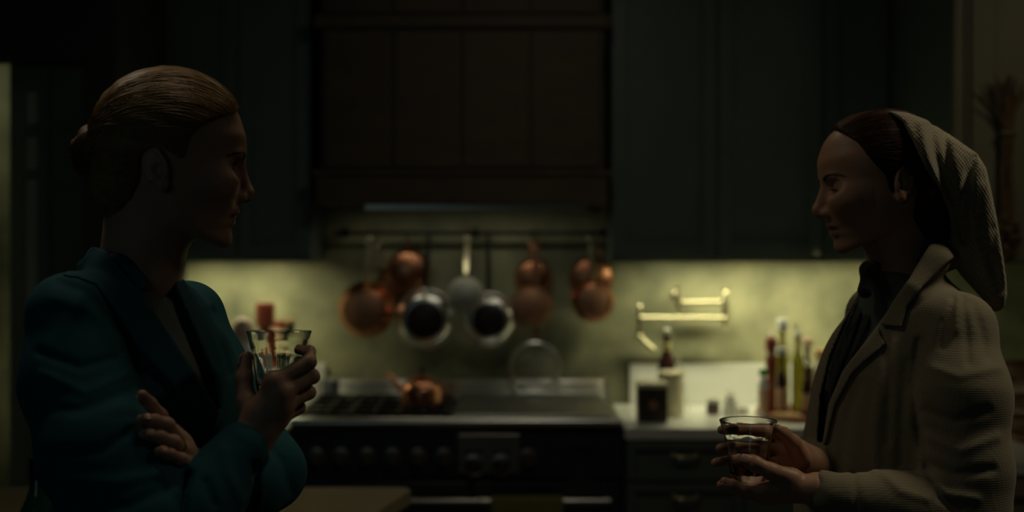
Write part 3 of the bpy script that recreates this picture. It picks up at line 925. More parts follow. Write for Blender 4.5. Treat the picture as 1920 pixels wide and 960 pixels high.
c = thing('carton', 'red gable carton behind the green bottle', 'carton', p)
w = .032
zt_ = az(880, Yc)
MB().box((p.x - w, p.y - w, p.z), (p.x + w, p.y + w, zt_ - .045), .002).build('carton_body', M['red_print'], c)
MB().prism([(p.x - w, zt_ - .045), (p.x + w, zt_ - .045), (p.x + .004, zt_), (p.x - .004, zt_)], p.y - w, p.y + w).build('gable_top', M['red_print'], c)
MB().box((p.x - w - .001, p.y - w - .001, zt_ - .075), (p.x + w + .001, p.y + w + .001, zt_ - .05), .001).build('olive_band', M['towel'], c, label='olive green band')

# ------------------------------------------------------------------ far right: basket and dried bundle
bc = Vector((1.825, 4.45, ZC + .001))
bk = thing('wicker_basket', 'brown wicker basket behind the beige coat at the right edge', 'basket', bc)
R0 = 1.825 - ax(1884, 4.45)
hB = az(690, 4.45) - bc.z
ns = 36
for i in range(ns):
    a = 2 * PI * i / ns
    sl = a + .25
    MB().tube([bc + Vector((R0 * .86 * math.cos(a), R0 * .86 * math.sin(a), .004)), bc + Vector((R0 * .96 * math.cos((a + sl) / 2), R0 * .96 * math.sin((a + sl) / 2), hB * .5)), bc + Vector((R0 * math.cos(sl), R0 * math.sin(sl), hB))], .0055, 6).build('stave', M['wicker'], bk, True)
for z, rr, t in ((.012, .87, .012), (hB * .22, .91, .008), (hB * .27, .92, .008), (hB * .50, .965, .008), (hB * .55, .97, .008), (hB * .95, 1.0, .010), (hB, 1.0, .013)):
    MB().tube([bc + Vector((R0 * rr * math.cos(a), R0 * rr * math.sin(a), z)) for a in np.linspace(0, 2 * PI, 48, endpoint=False)], t, 8, closed=True).build('woven_hoop', M['wicker'], bk, True)
MB().lathe([(0, 0), (R0 * .86, 0), (R0 * .86, .008), (0, .008)], bc, seg=36).build('basket_floor', M['wicker'], bk, True)

yd = YR - .05
db = thing('dried_bundle', 'brown dried flower bundle hanging on the pale olive cabinet', 'bouquet', at(1890, 300, yd))
R_ = random.Random(3)
for i in range(26):                                    # spread stem ends at the top
    a = R_.uniform(-1, 1)
    p = [at(1890 + R_.uniform(-6, 6), 250, yd + R_.uniform(-.01, .01)), at(1886 + a * 22, 205, yd + R_.uniform(-.015, .015)), at(1884 + a * 48, 130 + abs(a) * 30 + R_.uniform(-8, 30), yd + R_.uniform(-.025, .02))]
    MB().tube(p, [.005, .0045, .003], 6).build('stem', M['dry'], db, True)
for i in range(10):
    dx = R_.uniform(-11, 11)
    MB().tube([at(1890 + dx, 245, yd + R_.uniform(-.012, .012)), at(1888 + dx * .8, 320, yd + R_.uniform(-.016, .014)), at(1889 + dx * 1.1, 410, yd + R_.uniform(-.016, .014))], .007, 7).build('stem', M['dry'], db, True)
for i in range(34):
    a, rr = R_.uniform(0, 2 * PI), math.sqrt(R_.uniform(0, 1))
    c = at(1888 + 24 * rr * math.cos(a), 440 + 44 * rr * math.sin(a), yd + R_.uniform(-.03, .015))
    m_ = MB()
    m_.lathe([(0, -.014), (.009, -.012), (.015, -.003), (.0155, .004), (.010, .010), (0, .012)], c, (R_.uniform(-1, 1), R_.uniform(-1, .3), R_.uniform(-1, 0)), 9, mod=lambda t, h: 1 + .16 * math.cos(5 * t))
    m_.build('flower_head', M['dry'], db, True)
MB().tube([at(1890 + 15 * math.cos(a), 252 + 3 * math.sin(a), yd + .018 * math.sin(a)) for a in np.linspace(0, 2 * PI, 16, endpoint=False)], .006, 6, closed=True).build('tie', M['cab_pale'], db, True)
# ------------------------------------------------------------------ implicit surfaces for bodies and clothes
BIG = 1.0


def V3(p):
    return np.array(tuple(p), dtype=np.float64)


def smin(a, b, k):
    h = np.maximum(k - np.abs(a - b), 0) / k
    return np.minimum(a, b) - h * h * k * .25


def smax(a, b, k):
    return -smin(-a, -b, k)


class Rc:
    """capsule with a radius at each end"""

    def __init__(s, a, b, ra, rb):
        s.a, s.b, s.ra, s.rb = V3(a), V3(b), ra, rb
        R = max(ra, rb)
        s.lo, s.hi = np.minimum(s.a, s.b) - R, np.maximum(s.a, s.b) + R

    def __call__(s, p):
        ab = s.b - s.a
        t = np.clip(((p - s.a) @ ab) / (ab @ ab), 0, 1)
        return np.linalg.norm(p - s.a - t[:, None] * ab, axis=1) - (s.ra + (s.rb - s.ra) * t)


class El:
    def __init__(s, c, r, R=np.eye(3)):
        s.c, s.r, s.R = V3(c), np.array(r, float), np.array(R, float)    # rows of R are the axes
        m = np.abs(s.R.T) @ s.r
        s.lo, s.hi = s.c - m, s.c + m

    def __call__(s, p):
        q = (p - s.c) @ s.R.T
        k0 = np.linalg.norm(q / s.r, axis=1)
        k1 = np.linalg.norm(q / (s.r * s.r), axis=1)
        return k0 * (k0 - 1) / np.maximum(k1, 1e-6)


def chain(pts, rs):
    return [Rc(pts[i], pts[i + 1], rs[i], rs[i + 1]) for i in range(len(pts) - 1)]


def union(p, prims, k, d=None, grow=0.0):
    """smooth union; each primitive is only evaluated near its own box"""
    if d is None:
        d = np.full(len(p), BIG)
    plo, phi = p.min(0), p.max(0)
    m = max(k, 0) + .05 + grow
    for pr in prims:
        if np.any(pr.lo - m > phi) or np.any(pr.hi + m < plo):
            continue
        e = pr(p) - grow
        d = smin(d, e, k) if k > 0 else np.minimum(d, e)
    return d


def pix(p):
    y = np.maximum(p[:, 1], .2)
    return np.stack([960 + FPX * p[:, 0] / y, HZ + FPX * (HC - p[:, 2]) / y], 1)


def poly_sd(q, poly):
    """signed distance to a polygon, negative inside"""
    poly = np.asarray(poly, float)
    d = np.full(len(q), 1e9)
    ins = np.zeros(len(q), bool)
    n = len(poly)
    for i in range(n):
        a, b = poly[i], poly[(i + 1) % n]
        e = b - a
        w = q - a
        t = np.clip((w @ e) / max(e @ e, 1e-9), 0, 1)
        d = np.minimum(d, np.sum((w - t[:, None] * e) ** 2, 1))
        c = (a[1] > q[:, 1]) != (b[1] > q[:, 1])
        with np.errstate(divide='ignore', invalid='ignore'):
            xx = (b[0] - a[0]) * (q[:, 1] - a[1]) / (b[1] - a[1]) + a[0]
        ins ^= c & (q[:, 0] < xx)
    d = np.sqrt(d)
    return np.where(ins, -d, d)


def line_d(q, pts):
    pts = np.asarray(pts, float)
    d = np.full(len(q), 1e9)
    for i in range(len(pts) - 1):
        a, e = pts[i], pts[i + 1] - pts[i]
        w = q - a
        t = np.clip((w @ e) / max(e @ e, 1e-9), 0, 1)
        d = np.minimum(d, np.sum((w - t[:, None] * e) ** 2, 1))
    return np.sqrt(d)


def folds(q, lst):
    """cloth creases: list of (line, height in metres, width in pixels)"""
    o = np.zeros(len(q))
    for pts, a, w in lst:
        P_ = np.asarray(pts, float)
        near = (q[:, 0] > P_[:, 0].min() - 3 * w) & (q[:, 0] < P_[:, 0].max() + 3 * w) & (q[:, 1] > P_[:, 1].min() - 3 * w) & (q[:, 1] < P_[:, 1].max() + 3 * w)
        if near.any():
            o[near] += a * np.exp(-(line_d(q[near], pts) / w) ** 2)
    return o


def nets(sdf, lo, hi, h, B=8, pad=1.7, keep=False):
    """naive surface nets on the blocks that the surface passes through"""
    lo, hi = np.array(lo, float), np.array(hi, float)
    nb = np.ceil((hi - lo) / (h * B)).astype(int)
    g = np.stack(np.meshgrid(*[np.arange(n) for n in nb], indexing='ij'), -1).reshape(-1, 3)
    cen = lo + (g + .5) * h * B
    dd = np.concatenate([sdf(c) for c in np.array_split(cen, max(1, len(cen) // 4000))])
    act = g[np.abs(dd) < B * h * .87 * pad]
    N = nb * B + 2
    loc = np.stack(np.meshgrid(*[np.arange(B + 1)] * 3, indexing='ij'), -1).reshape(-1, 3)
    keys, pos, signs = [], [], []
    C8 = np.array([(i, j, k) for i in (0, 1) for j in (0, 1) for k in (0, 1)])
    E = [(a, b) for a in range(8) for b in range(a + 1, 8) if np.abs(C8[a] - C8[b]).sum() == 1]
    step = 48
    for s in range(0, len(act), step):
        bl = act[s:s + step]
        P_ = lo + (bl[:, None, :] * B + loc[None]) * h
        D = sdf(P_.reshape(-1, 3)).reshape(len(bl), B + 1, B + 1, B + 1)
        n8 = np.stack([D[:, i:i + B, j:j + B, k:k + B] for i, j, k in C8], -1)
        neg = (n8 < 0).sum(-1)
        idx = np.argwhere((neg > 0) & (neg < 8))
        if not len(idx):
            continue
        v = n8[idx[:, 0], idx[:, 1], idx[:, 2], idx[:, 3]]
        acc, cnt = np.zeros((len(idx), 3)), np.zeros(len(idx))
        for a, b in E:
            cr = (v[:, a] < 0) != (v[:, b] < 0)
            t = np.where(cr, v[:, a] / np.where(cr, v[:, a] - v[:, b], 1), 0)
            acc += np.where(cr[:, None], C8[a] + t[:, None] * (C8[b] - C8[a]), 0)
            cnt += cr
        cell = bl[idx[:, 0]] * B + idx[:, 1:]
        pos.append(lo + (cell + acc / cnt[:, None]) * h)
        keys.append((cell[:, 0] * N[1] + cell[:, 1]) * N[2] + cell[:, 2])
        signs.append(v[:, [0, 4, 2, 1]] < 0)
    K, Pp, S = np.concatenate(keys), np.concatenate(pos), np.concatenate(signs)
    o = np.argsort(K)
    K, Pp, S = K[o], Pp[o], S[o]
    st = [N[1] * N[2], N[2], 1]
    Q = []
    for axn in range(3):
        b, c = st[(axn + 1) % 3], st[(axn + 2) % 3]
        m = np.nonzero(S[:, 0] != S[:, axn + 1])[0]
        k0 = K[m]
        ids, ok = [m], np.ones(len(m), bool)
        for off in (b, b + c, c):
            j = np.searchsorted(K, k0 - off)
            j = np.minimum(j, len(K) - 1)
            ok &= K[j] == k0 - off
            ids.append(j)
        q = np.stack(ids, 1)[ok]
        flip = S[m, 0][ok]
        q[flip] = q[flip][:, ::-1]
        Q.append(q[:, ::-1])
    Q = np.concatenate(Q)
    if keep:                                   # only the largest piece
        lab = np.arange(len(Pp))
        for _ in range(400):
            m = lab[Q].min(1)
            new = lab.copy()
            np.minimum.at(new, Q.ravel(), np.repeat(m, 4))
            new = new[new]
            if (new == lab).all():
                break
            lab = new
        u, c = np.unique(lab, return_counts=True)
        ok = lab == u[np.argmax(c)]
        re = np.cumsum(ok) - 1
        Q = re[Q[ok[Q[:, 0]]]]
        Pp = Pp[ok]
    return Pp, Q


def hit(sdf, px, py, y0, y1, n=400):
    """depth at which the sight line of a pixel first meets a surface"""
    ys = np.linspace(y0, y1, n)
    p = np.stack([(px - 960) * ys / FPX, ys, HC - (py - HZ) * ys / FPX], 1)
    d = sdf(p)
    i = np.argmax(d < 0)
    return ys[i] if d[i] < 0 else None


def grad(sdf, p, e=1e-3):
    g = np.stack([sdf(p + np.eye(3)[i] * e) - sdf(p - np.eye(3)[i] * e) for i in range(3)], 1)
    return g / np.maximum(np.linalg.norm(g, axis=1, keepdims=True), 1e-9)


def project(sdf, p, off=0.0, it=4):
    for _ in range(it):
        p = p - grad(sdf, p) * (sdf(p) - off)[:, None] * .9
    return p


class Frame:
    """a head's own axes: f forward, l sideways, w up"""

    def __init__(s, o, f, w, k):
        s.o, s.k = V3(o), k
        f, w = V3(f), V3(w)
        f /= np.linalg.norm(f)
        w = w - f * (w @ f)
        w /= np.linalg.norm(w)
        s.f, s.w, s.l = f, w, np.cross(w, f)
        s.A = np.stack([s.f, s.l, s.w])

    def to(s, p):
        return (p - s.o) @ s.A.T / s.k

    def out(s, q):
        return s.o + (np.asarray(q, float) * s.k) @ s.A


PW = np.array([.05, .0345, .02, .0055, -.007, -.02, -.035, -.05, -.0552, -.063, -.069, -.0731, -.0814, -.0897, -.0955, -.1014, -.107, -.112, -.117])[::-1]
PF = np.array([.080, .0865, .0885, .0885, .0835, .0805, .0795, .0795, .0795, .0785, .0770, .0740, .0725, .0685, .0685, .0690, .0680, .0640, .052])[::-1]
PB = np.array([.098, .098, .098, .095, .09, .084, .074, .06, .055, .048, .042, .038, .03, .03, .03, .03, .03, .03, .03])[::-1]
PS = np.array([.0705, .0715, .072, .0715, .0705, .0695, .068, .0655, .064, .062, .060, .058, .0545, .051, .048, .045, .0415, .038, .034])[::-1]


_w = np.arange(-.13, .07, .001)


def _sm(t, g):
    k = np.exp(-.5 * (np.arange(-12, 13) / g) ** 2)
    y = np.interp(np.arange(-.142, .0821, .001), PW, t)
    return np.convolve(y, k / k.sum(), 'same')[12:12 + len(_w)]


TF, TB, TS = _sm(PF, 2.2), _sm(PB, 5), _sm(PS, 6)
PN = np.array([1.9, 1.85, 1.85, 1.97, 1.95, 1.85, 2.05, 2.2])
PNW = np.array([-.115, -.09, -.065, -.045, -.03, 0, .03, .06])


def head_sdf(q, look=0.0, slit=1.0, mouth=0.0, base=False, top=.0855, back=0.0):
    """q in head axes; the loft carries the profile, the features are joined on"""
    f, l, w = q[:, 0], q[:, 1], q[:, 2]
    al = np.abs(l)
    A, Bk, W = np.interp(w, _w, TF), np.interp(w, _w, TB), np.interp(w, _w, TS)
    A = A - back * np.clip((w + .032) / .03, 0, 1)
    n = np.where(f > 0, np.interp(w, PNW, PN), 2.0)
    g = ((np.abs(f) / np.where(f > 0, A, Bk)) ** n + (al / W) ** n) ** (1 / n)
    r = np.sqrt(f * f + l * l) + 1e-6
    d = r * (1 - 1 / np.maximum(g, .05)) * .92
    d = smax(d, w - .044, .02)
    d = smax(d, -(w + .1135) + (-(f - .055)) * .46, .014)
    d = smax(d, -w - .1145, .01)
    sk = El((-.0070 - back / 2, 0, .028), (.0935 - back / 2, .0722, top))
    d = smin(d, sk(q), .009)
    if base:
        return d
    qm = np.stack([f, al, w], 1)
    near = (f > .02) & (w > -.12) & (w < .06)
    if near.any():
        x = qm[near]
        e = d[near]
        e = smin(e, El((.054, .042, -.029), (.021, .018, .017))(x), .03)           # cheekbone
        e = smin(e, El((.0745 - back, .020, .0060), (.0078, .018, .0060))(x), .012)        # brow ridge
        e = smax(e, -El((.0800 - back * .6, .0320, -.0100), (.0105, .0170, .0090))(x), .014)   # eye socket
        e = smin(e, Rc((.0795 - back * .9, 0, -.006), (.0905, 0, -.040), .0068, .0078)(x), .010)   # nose
        e = smin(e, Rc((.0885, 0, -.0465), (.0895, 0, -.0435), .0085, .0082)(x), .008)
        e = smin(e, El((.0785, .0125, -.0485), (.0105, .0065, .0075))(x), .007)     # nostril wing
        e = smax(e, -El((.0850, .0065, -.0552), (.0060, .0032, .0035))(x), .003)
        e = smin(e, Rc((.0742, 0, -.0665), (.0725, .008, -.0665), .0058, .0055)(x), .006)
        e = smin(e, Rc((.0725, .008, -.0670), (.0560, .0240, -.0722), .0055, .0030)(x), .005)   # upper lip
        e = smin(e, Rc((.0685, 0, -.0798), (.0670, .008, -.0795), .0062, .0060)(x), .006)
        e = smin(e, Rc((.0670, .008, -.0792), (.0550, .0225, -.0738), .0060, .0030)(x), .005)   # lower lip
        e = smax(e, -Rc((.0785, 0, -.0734 - mouth), (.0760, .008, -.0728 - mouth), .0016 + mouth, .0016 + mouth)(x), .003)
        e = smax(e, -Rc((.0760, .008, -.0730), (.0595, .0245, -.0728), .0017, .0014)(x), .003)
        e = smin(e, El((.0575, 0, -.1010), (.0115, .0150, .0120))(x), .010)        # chin
        # lids around the eyeball, parted by a slit
        c = V3((.0605 - back * .6, .0310, -.0110))
        v = x - c
        rr = np.linalg.norm(v, axis=1)
        lid = rr - .0133
        hgt = v[:, 2] - look * (v[:, 0])
        lim = .0042 * slit * np.clip(1 - (v[:, 1] / .0135) ** 2, 0, 1) * np.clip((v[:, 0] - .0025) / .004, 0, 1)
        op = np.maximum(np.abs(hgt - .0004 - (slit - 1) * .0030) - lim, .0040 - v[:, 0])
        lid = smax(lid, -op, .0012)
        lid = np.maximum(lid, .0112 - rr)
        e = smin(e, lid, .0035)
        ball = rr - .0117
        e = smax(e, -(rr - .0114), .001)
        d[near] = e
    # ears
    ne = (f > -.055) & (f < .012) & (w > -.06) & (w < .03) & (al > .045)
    if ne.any():
        x = qm[ne]
        e = d[ne]
        c = V3((-.0240, .0718, -.0125))
        t = math.radians(14)
        R_ = np.array([[math.cos(t) * .93, .34, math.sin(t)], [-.36, .93, 0], [-math.sin(t), 0, math.cos(t)]])
        x = c + (x - c) * 1.08
        ear = El(c, (.0155, .0046, .0270), R_)(x)
        cc = (x - c) @ R_.T
        ell = np.sqrt((cc[:, 0] / .0140) ** 2 + ((cc[:, 2] - .001) / .0245) ** 2) + 1e-6
        rim = np.sqrt(((ell - 1) * .0165) ** 2 + (cc[:, 1] - .0030) ** 2) - .0034
        rim = smax(rim, -(cc[:, 2] + .017), .004)
        ear = smin(ear, rim, .004)
        ear = smin(ear, np.sqrt((cc[:, 0] - .002) ** 2 + (cc[:, 1] - .0005) ** 2 + ((cc[:, 2] + .024) * .8) ** 2) - .0085, .006)
        ant = np.sqrt(((np.sqrt((cc[:, 0] / .0080) ** 2 + ((cc[:, 2] - .000) / .0150) ** 2) - 1) * .010) ** 2 + (cc[:, 1] - .0030) ** 2) - .0024
        ant = np.maximum(ant, cc[:, 0] - .004)
        ear = smin(ear, ant, .003)
        ear = smax(ear, -El((.0035, .0060, -.0045), (.0068, .0070, .0092))(cc), .003)
        ear = smin(ear, El((.0105, .0025, -.0060), (.0035, .0040, .0055))(cc), .003)
        e = smin(e, ear, .006)
        d[ne] = e
    return d


def hand_sdf(p, H):
    """wrist, four fingers and a thumb; fingers melt into the palm but not into each other"""
    pal = union(p, H['palm'], .012)
    o = pal
    for fi in H['fingers']:
        o = np.minimum(o, smin(pal, union(p, fi, .004), .007))
    o = np.minimum(o, smin(pal, union(p, H['thumb'], .006), .014))
    return o


def hand_make(wrist, fingers, thumb, r=1.0, wr=.024):
    wrist = V3(wrist)
    mc = [V3(f[0]) for f in fingers]
    palm = []
    wv = mc[0] - mc[3]
    wv = wv / np.linalg.norm(wv) * .014
    for i, m in enumerate(mc):
        palm.append(Rc(wrist + wv * (1.0 - i * .66) * .9, m, .0165 * r, .0112 * r))
    for i in range(3):
        palm.append(Rc(mc[i], mc[i + 1], .0108 * r, .0108 * r))
    fs = [chain([V3(q) for q in f], [.0100 * r * s, .0088 * r * s, .0080 * r * s, .0066 * r * s]) for f, s in zip(fingers, (1, 1.03, 1, .88))]
    th = chain([V3(q) for q in thumb], [.0145 * r, .0118 * r, .0104 * r, .0080 * r])
    return dict(palm=palm, fingers=fs, thumb=th, tips=[(f[-2], f[-1]) for f in list(fingers) + [thumb]])


def box_of(prims, m=.02):
    return np.min([q.lo for q in prims], 0) - m, np.max([q.hi for q in prims], 0) + m


def join_np(parts):
    V, Q, n = [], [], 0
    for v, q in parts:
        V.append(v)
        Q.append(q + n)
        n += len(v)
    return np.concatenate(V), np.concatenate(Q)


def strands(name, paths, r, m, parent, label=None):
    """thin tapering hair tubes, three-sided"""
    P_ = np.asarray(paths)                       # strands, points, 3
    n, k, _ = P_.shape
    T = np.gradient(P_, axis=1)
    T /= np.maximum(np.linalg.norm(T, axis=2, keepdims=True), 1e-9)
    U = np.cross(T, np.array([.3, .5, .81]))
    U /= np.maximum(np.linalg.norm(U, axis=2, keepdims=True), 1e-9)
    W = np.cross(T, U)
    rad = r * np.clip(np.sin(np.linspace(.25, PI - .12, k)), .25, 1)[None, :, None]
    V = np.stack([P_ + rad * (math.cos(a) * U + math.sin(a) * W) for a in (0, 2 * PI / 3, 4 * PI / 3)], 2)   # n,k,3,3
    idx = np.arange(n * k * 3).reshape(n, k, 3)
    Q = []
    for s in range(3):
        s2 = (s + 1) % 3
        Q.append(np.stack([idx[:, :-1, s], idx[:, :-1, s2], idx[:, 1:, s2], idx[:, 1:, s]], -1).reshape(-1, 4))
    return np_mesh(name, V.reshape(-1, 3), np.concatenate(Q), m, parent, label)


def nails(H, parent, backs, m, r=1.0):
    """a nail on the back of each named fingertip: index -> direction the back of the finger faces"""
    for i, bk in backs.items():
        a, b = V3(H['tips'][i][0]), V3(H['tips'][i][1])
        t = (b - a) / np.linalg.norm(b - a)
        n = V3(bk) - t * (V3(bk) @ t)
        n /= np.linalg.norm(n)
        s = np.cross(n, t)
        w = (.0052 if i < 4 else .0066) * r
        rt = (.0072 if i < 4 else .0088) * r
        c = a + (b - a) * .80
        rows, cols = 6, 7
        V, F = [], []
        for u in range(rows):
            for v in range(cols):
                x, y = (u / (rows - 1) - .5) * 2, (v / (cols - 1) - .5) * 2
                hw = w * (1 - .25 * max(0, x) ** 2 - .12 * max(0, -x) ** 2)
                V.append(c + t * x * w * 1.15 + s * y * hw + n * (rt * math.cos(y * .62) + .0006 - .0012 * max(0, x) ** 2))
        for u in range(rows - 1):
            for v in range(cols - 1):
                F.append([u * cols + v, u * cols + v + 1, (u + 1) * cols + v + 1, (u + 1) * cols + v])
        o = mesh_obj('fingernail', V, F, m, parent, True)
        o.modifiers.new('thick', 'SOLIDIFY').thickness = .0008
def cloth_mat(name, c1, c2, rough, period, ribs=1.0, bump=.5, sheen=.15, turn=0.0):
    """woven cloth: crossing ribs as fine relief and a slight change of tone"""
    m = bpy.data.materials.new(name)
    m.use_nodes = True
    nt = m.node_tree
    b = nt.nodes['Principled BSDF']
    b.inputs['Roughness'].default_value = rough
    b.inputs['Sheen Weight'].default_value = sheen
    b.inputs['Specular IOR Level'].default_value = .25
    tc = nt.nodes.new('ShaderNodeTexCoord')
    mp = nt.nodes.new('ShaderNodeMapping')
    mp.inputs['Rotation'].default_value = (0, turn, 0)
    nt.links.new(tc.outputs['Object'], mp.inputs['Vector'])
    waves = []
    for d, amp in (('X', ribs), ('Z', 1.0), ('Y', ribs)):
        w = nt.nodes.new('ShaderNodeTexWave')
        w.wave_type = 'BANDS'
        w.bands_direction = d
        w.inputs['Scale'].default_value = .314 / period
        w.inputs['Distortion'].default_value = .9
        w.inputs['Detail'].default_value = 1.5
        w.inputs['Detail Scale'].default_value = 2
        nt.links.new(mp.outputs[0], w.inputs['Vector'])
        mu = nt.nodes.new('ShaderNodeMath')
        mu.operation = 'MULTIPLY'
        mu.inputs[1].default_value = amp / 3
        nt.links.new(w.outputs['Fac'], mu.inputs[0])
        waves.append(mu)
    a1 = nt.nodes.new('ShaderNodeMath')
    a2 = nt.nodes.new('ShaderNodeMath')
    nt.links.new(waves[0].outputs[0], a1.inputs[0])
    nt.links.new(waves[1].outputs[0], a1.inputs[1])
    nt.links.new(a1.outputs[0], a2.inputs[0])
    nt.links.new(waves[2].outputs[0], a2.inputs[1])
    ra = nt.nodes.new('ShaderNodeValToRGB')
    ra.color_ramp.elements[0].position = .2
    ra.color_ramp.elements[1].position = .8
    ra.color_ramp.elements[0].color = (*c1, 1)
    ra.color_ramp.elements[1].color = (*c2, 1)
    nt.links.new(a2.outputs[0], ra.inputs[0])
    nt.links.new(ra.outputs[0], b.inputs['Base Color'])
    bp = nt.nodes.new('ShaderNodeBump')
    bp.inputs['Strength'].default_value = bump
    bp.inputs['Distance'].default_value = .0012
    nt.links.new(a2.outputs[0], bp.inputs['Height'])
    nt.links.new(bp.outputs[0], b.inputs['Normal'])
    return m


M.update({
    'skin1': mat('fair_skin', (0.42, 0.25, 0.18), .46, 0, (0.48, 0.29, 0.21), 30, bump=.12, bscale=420, sss=.12, spec=.4),
    'skin2': mat('tan_skin', (0.40, 0.22, 0.14), .44, 0, (0.45, 0.255, 0.165), 30, bump=.12, bscale=420, sss=.12, spec=.4),
    'lip1': mat('rose_lips', (0.36, 0.13, 0.11), .4, 0, (0.40, 0.15, 0.125), 40, bump=.15, bscale=300),
    'lip2': mat('dark_rose_lips', (0.32, 0.11, 0.085), .4, 0, (0.36, 0.13, 0.10), 40, bump=.15, bscale=300),
    'nail': mat('nails', (0.50, 0.30, 0.23), .25, 0, (0.54, 0.33, 0.26), 20, bump=.02),
    'eye': mat('eye_white', (0.60, 0.58, 0.54), .12, 0, (0.64, 0.62, 0.58), 20, coat=.5),
    'iris': mat('grey_iris', (0.05, 0.06, 0.06), .1, 0, (0.09, 0.10, 0.09), 200, coat=.8),
    'pupil': mat('pupil', (0.004, 0.004, 0.004), .1, 0, (0.005, 0.005, 0.005), 20, coat=.8),
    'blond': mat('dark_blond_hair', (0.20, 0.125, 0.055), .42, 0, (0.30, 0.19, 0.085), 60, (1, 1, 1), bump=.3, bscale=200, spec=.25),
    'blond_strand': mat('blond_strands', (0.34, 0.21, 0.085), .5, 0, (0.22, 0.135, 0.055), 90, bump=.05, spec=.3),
    'bun': mat('shadowed_blond_hair', (0.10, 0.058, 0.028), .5, 0, (0.15, 0.09, 0.042), 60, bump=.3, bscale=200, spec=.2),  # darker copy of the blond, shade put into the colour
    'bun_strand': mat('bun_strands', (0.20, 0.12, 0.055), .5, 0, (0.12, 0.07, 0.032), 90, bump=.05, spec=.3),  # strands darkened the same way, as if in shade
    'brown': mat('dark_brown_hair', (0.028, 0.012, 0.008), .6, 0, (0.045, 0.019, 0.011), 60, bump=.3, bscale=200, spec=.15),
    'brown_strand': mat('brown_strands', (0.085, 0.032, 0.018), .38, 0, (0.045, 0.018, 0.010), 90, bump=.05, spec=.5),
    'brow': mat('brow_hair', (0.05, 0.028, 0.016), .5, 0, (0.07, 0.038, 0.02), 90, bump=.05),
    'teal': cloth_mat('teal_wool', (0.010, 0.086, 0.108), (0.012, 0.093, 0.116), .85, .0016, .6, .05, .0),
    'teal_top': mat('grey_silk_top', (0.085, 0.105, 0.095), .55, 0, (0.10, 0.12, 0.11), 30, bump=.1, sheen=.1),
    'teal_skirt': cloth_mat('dark_teal_wool', (0.012, 0.050, 0.056), (0.016, 0.066, 0.072), .85, .002),
    'linen': cloth_mat('beige_waffle_linen', (0.175, 0.153, 0.102), (0.222, 0.194, 0.130), .9, .0034, .8, .28, .1),
    'scarf': cloth_mat('grey_beige_waffle', (0.17, 0.150, 0.100), (0.27, 0.237, 0.158), .9, .0046, 1.0, .9, .2, .65),
    'blouse': cloth_mat('dark_grey_green_cotton', (0.055, 0.072, 0.062), (0.068, 0.088, 0.076), .85, .002),
    'tie': cloth_mat('black_teal_scarf', (0.006, 0.011, 0.012), (0.012, 0.020, 0.021), .8, .0022),
    'shoe': mat('black_leather', (0.012, 0.011, 0.010), .35, 0, (0.018, 0.016, 0.015), 30, bump=.2),
    'gold': mat('gold_ring', (0.75, 0.52, 0.2), .2, 1, (0.80, 0.58, 0.25), 20, bump=.02),
})
# ------------------------------------------------------------------ the woman in teal
Y1 = 1.75
th1 = math.atan((960 - 330) / FPX)
F1 = Frame(at(330, 300, Y1), (math.cos(th1), math.sin(th1), 0), (0, 0, 1), 1450 / 1409)
pr1 = thing('person', 'woman in teal blazer with blond bun, arms crossed, raising a glass', 'person', (-.50, 1.78, 0))

neck1 = [Rc(F1.out((-.036, 0, -.035)), at(252, 545, 1.765), .050, .050), Rc(F1.out((-.018, 0, -.065)), at(268, 545, 1.760), .043, .046)]


def skin_head1(p):
    d = head_sdf(F1.to(p), look=-.05, slit=1.45) * F1.k
    d = union(p, neck1[:1], .02, d)
    d = union(p, neck1[1:], .022, d)
    return d


S1, S1m, S1l, E1 = at(130, 588, 1.64), at(143, 715, 1.62), at(192, 850, 1.575), at(262, 990, 1.545)
FM = at(372, 948, 1.585)
C1 = at(452, 846, 1.625)
S2, S2m, E2 = at(352, 594, 1.90), at(385, 695, 1.88), at(500, 885, 1.795)
W2_ = at(420, 915, 1.705)
lat1 = V3(S2) - V3(S1)
lat1[2] = 0
lat1 /= np.linalg.norm(lat1)
fw1 = np.array([lat1[1], -lat1[0], 0])
mid1 = (V3(S1) + V3(S2)) / 2
R1 = np.stack([fw1, lat1, (0, 0, 1)])
nb1 = V3(at(250, 520, 1.77))


def torso1(g=0.0):
    m = mid1.copy()
    c = lambda f, z: np.array([m[0] + fw1[0] * f, m[1] + fw1[1] * f, z])
    return [El(c(.022, 1.395), (.118 + g, .150 + g, .165 + g), R1), El(c(.012, 1.20), (.108 + g, .140 + g, .20 + g), R1), El(c(-.005, .98), (.125 + g, .175 + g, .20 + g), R1),
            El(c(.060, 1.375), (.070 + g, .110 + g, .070 + g), R1)]


jk1 = torso1() + [Rc(V3(S1) - (0, 0, .004), V3(nb1) - (0, 0, .055), .050, .058), Rc(V3(S2) - (0, 0, .004), V3(nb1) - (0, 0, .055), .050, .058)]
arm1 = chain([S1, S1m, S1l, E1], [.050, .0625, .070, .068])
fore1 = chain([E1, FM, C1], [.064, .050, .036])
arm2 = chain([S2, S2m, E2], [.050, .054, .050])
fore2 = chain([E2, at(465, 912, 1.750), W2_], [.050, .046, .036])
collar1 = chain([at(190, 500, 1.82), at(197, 494, 1.765), at(222, 510, 1.712), at(262, 565, 1.685)], [.022, .022, .021, .010])

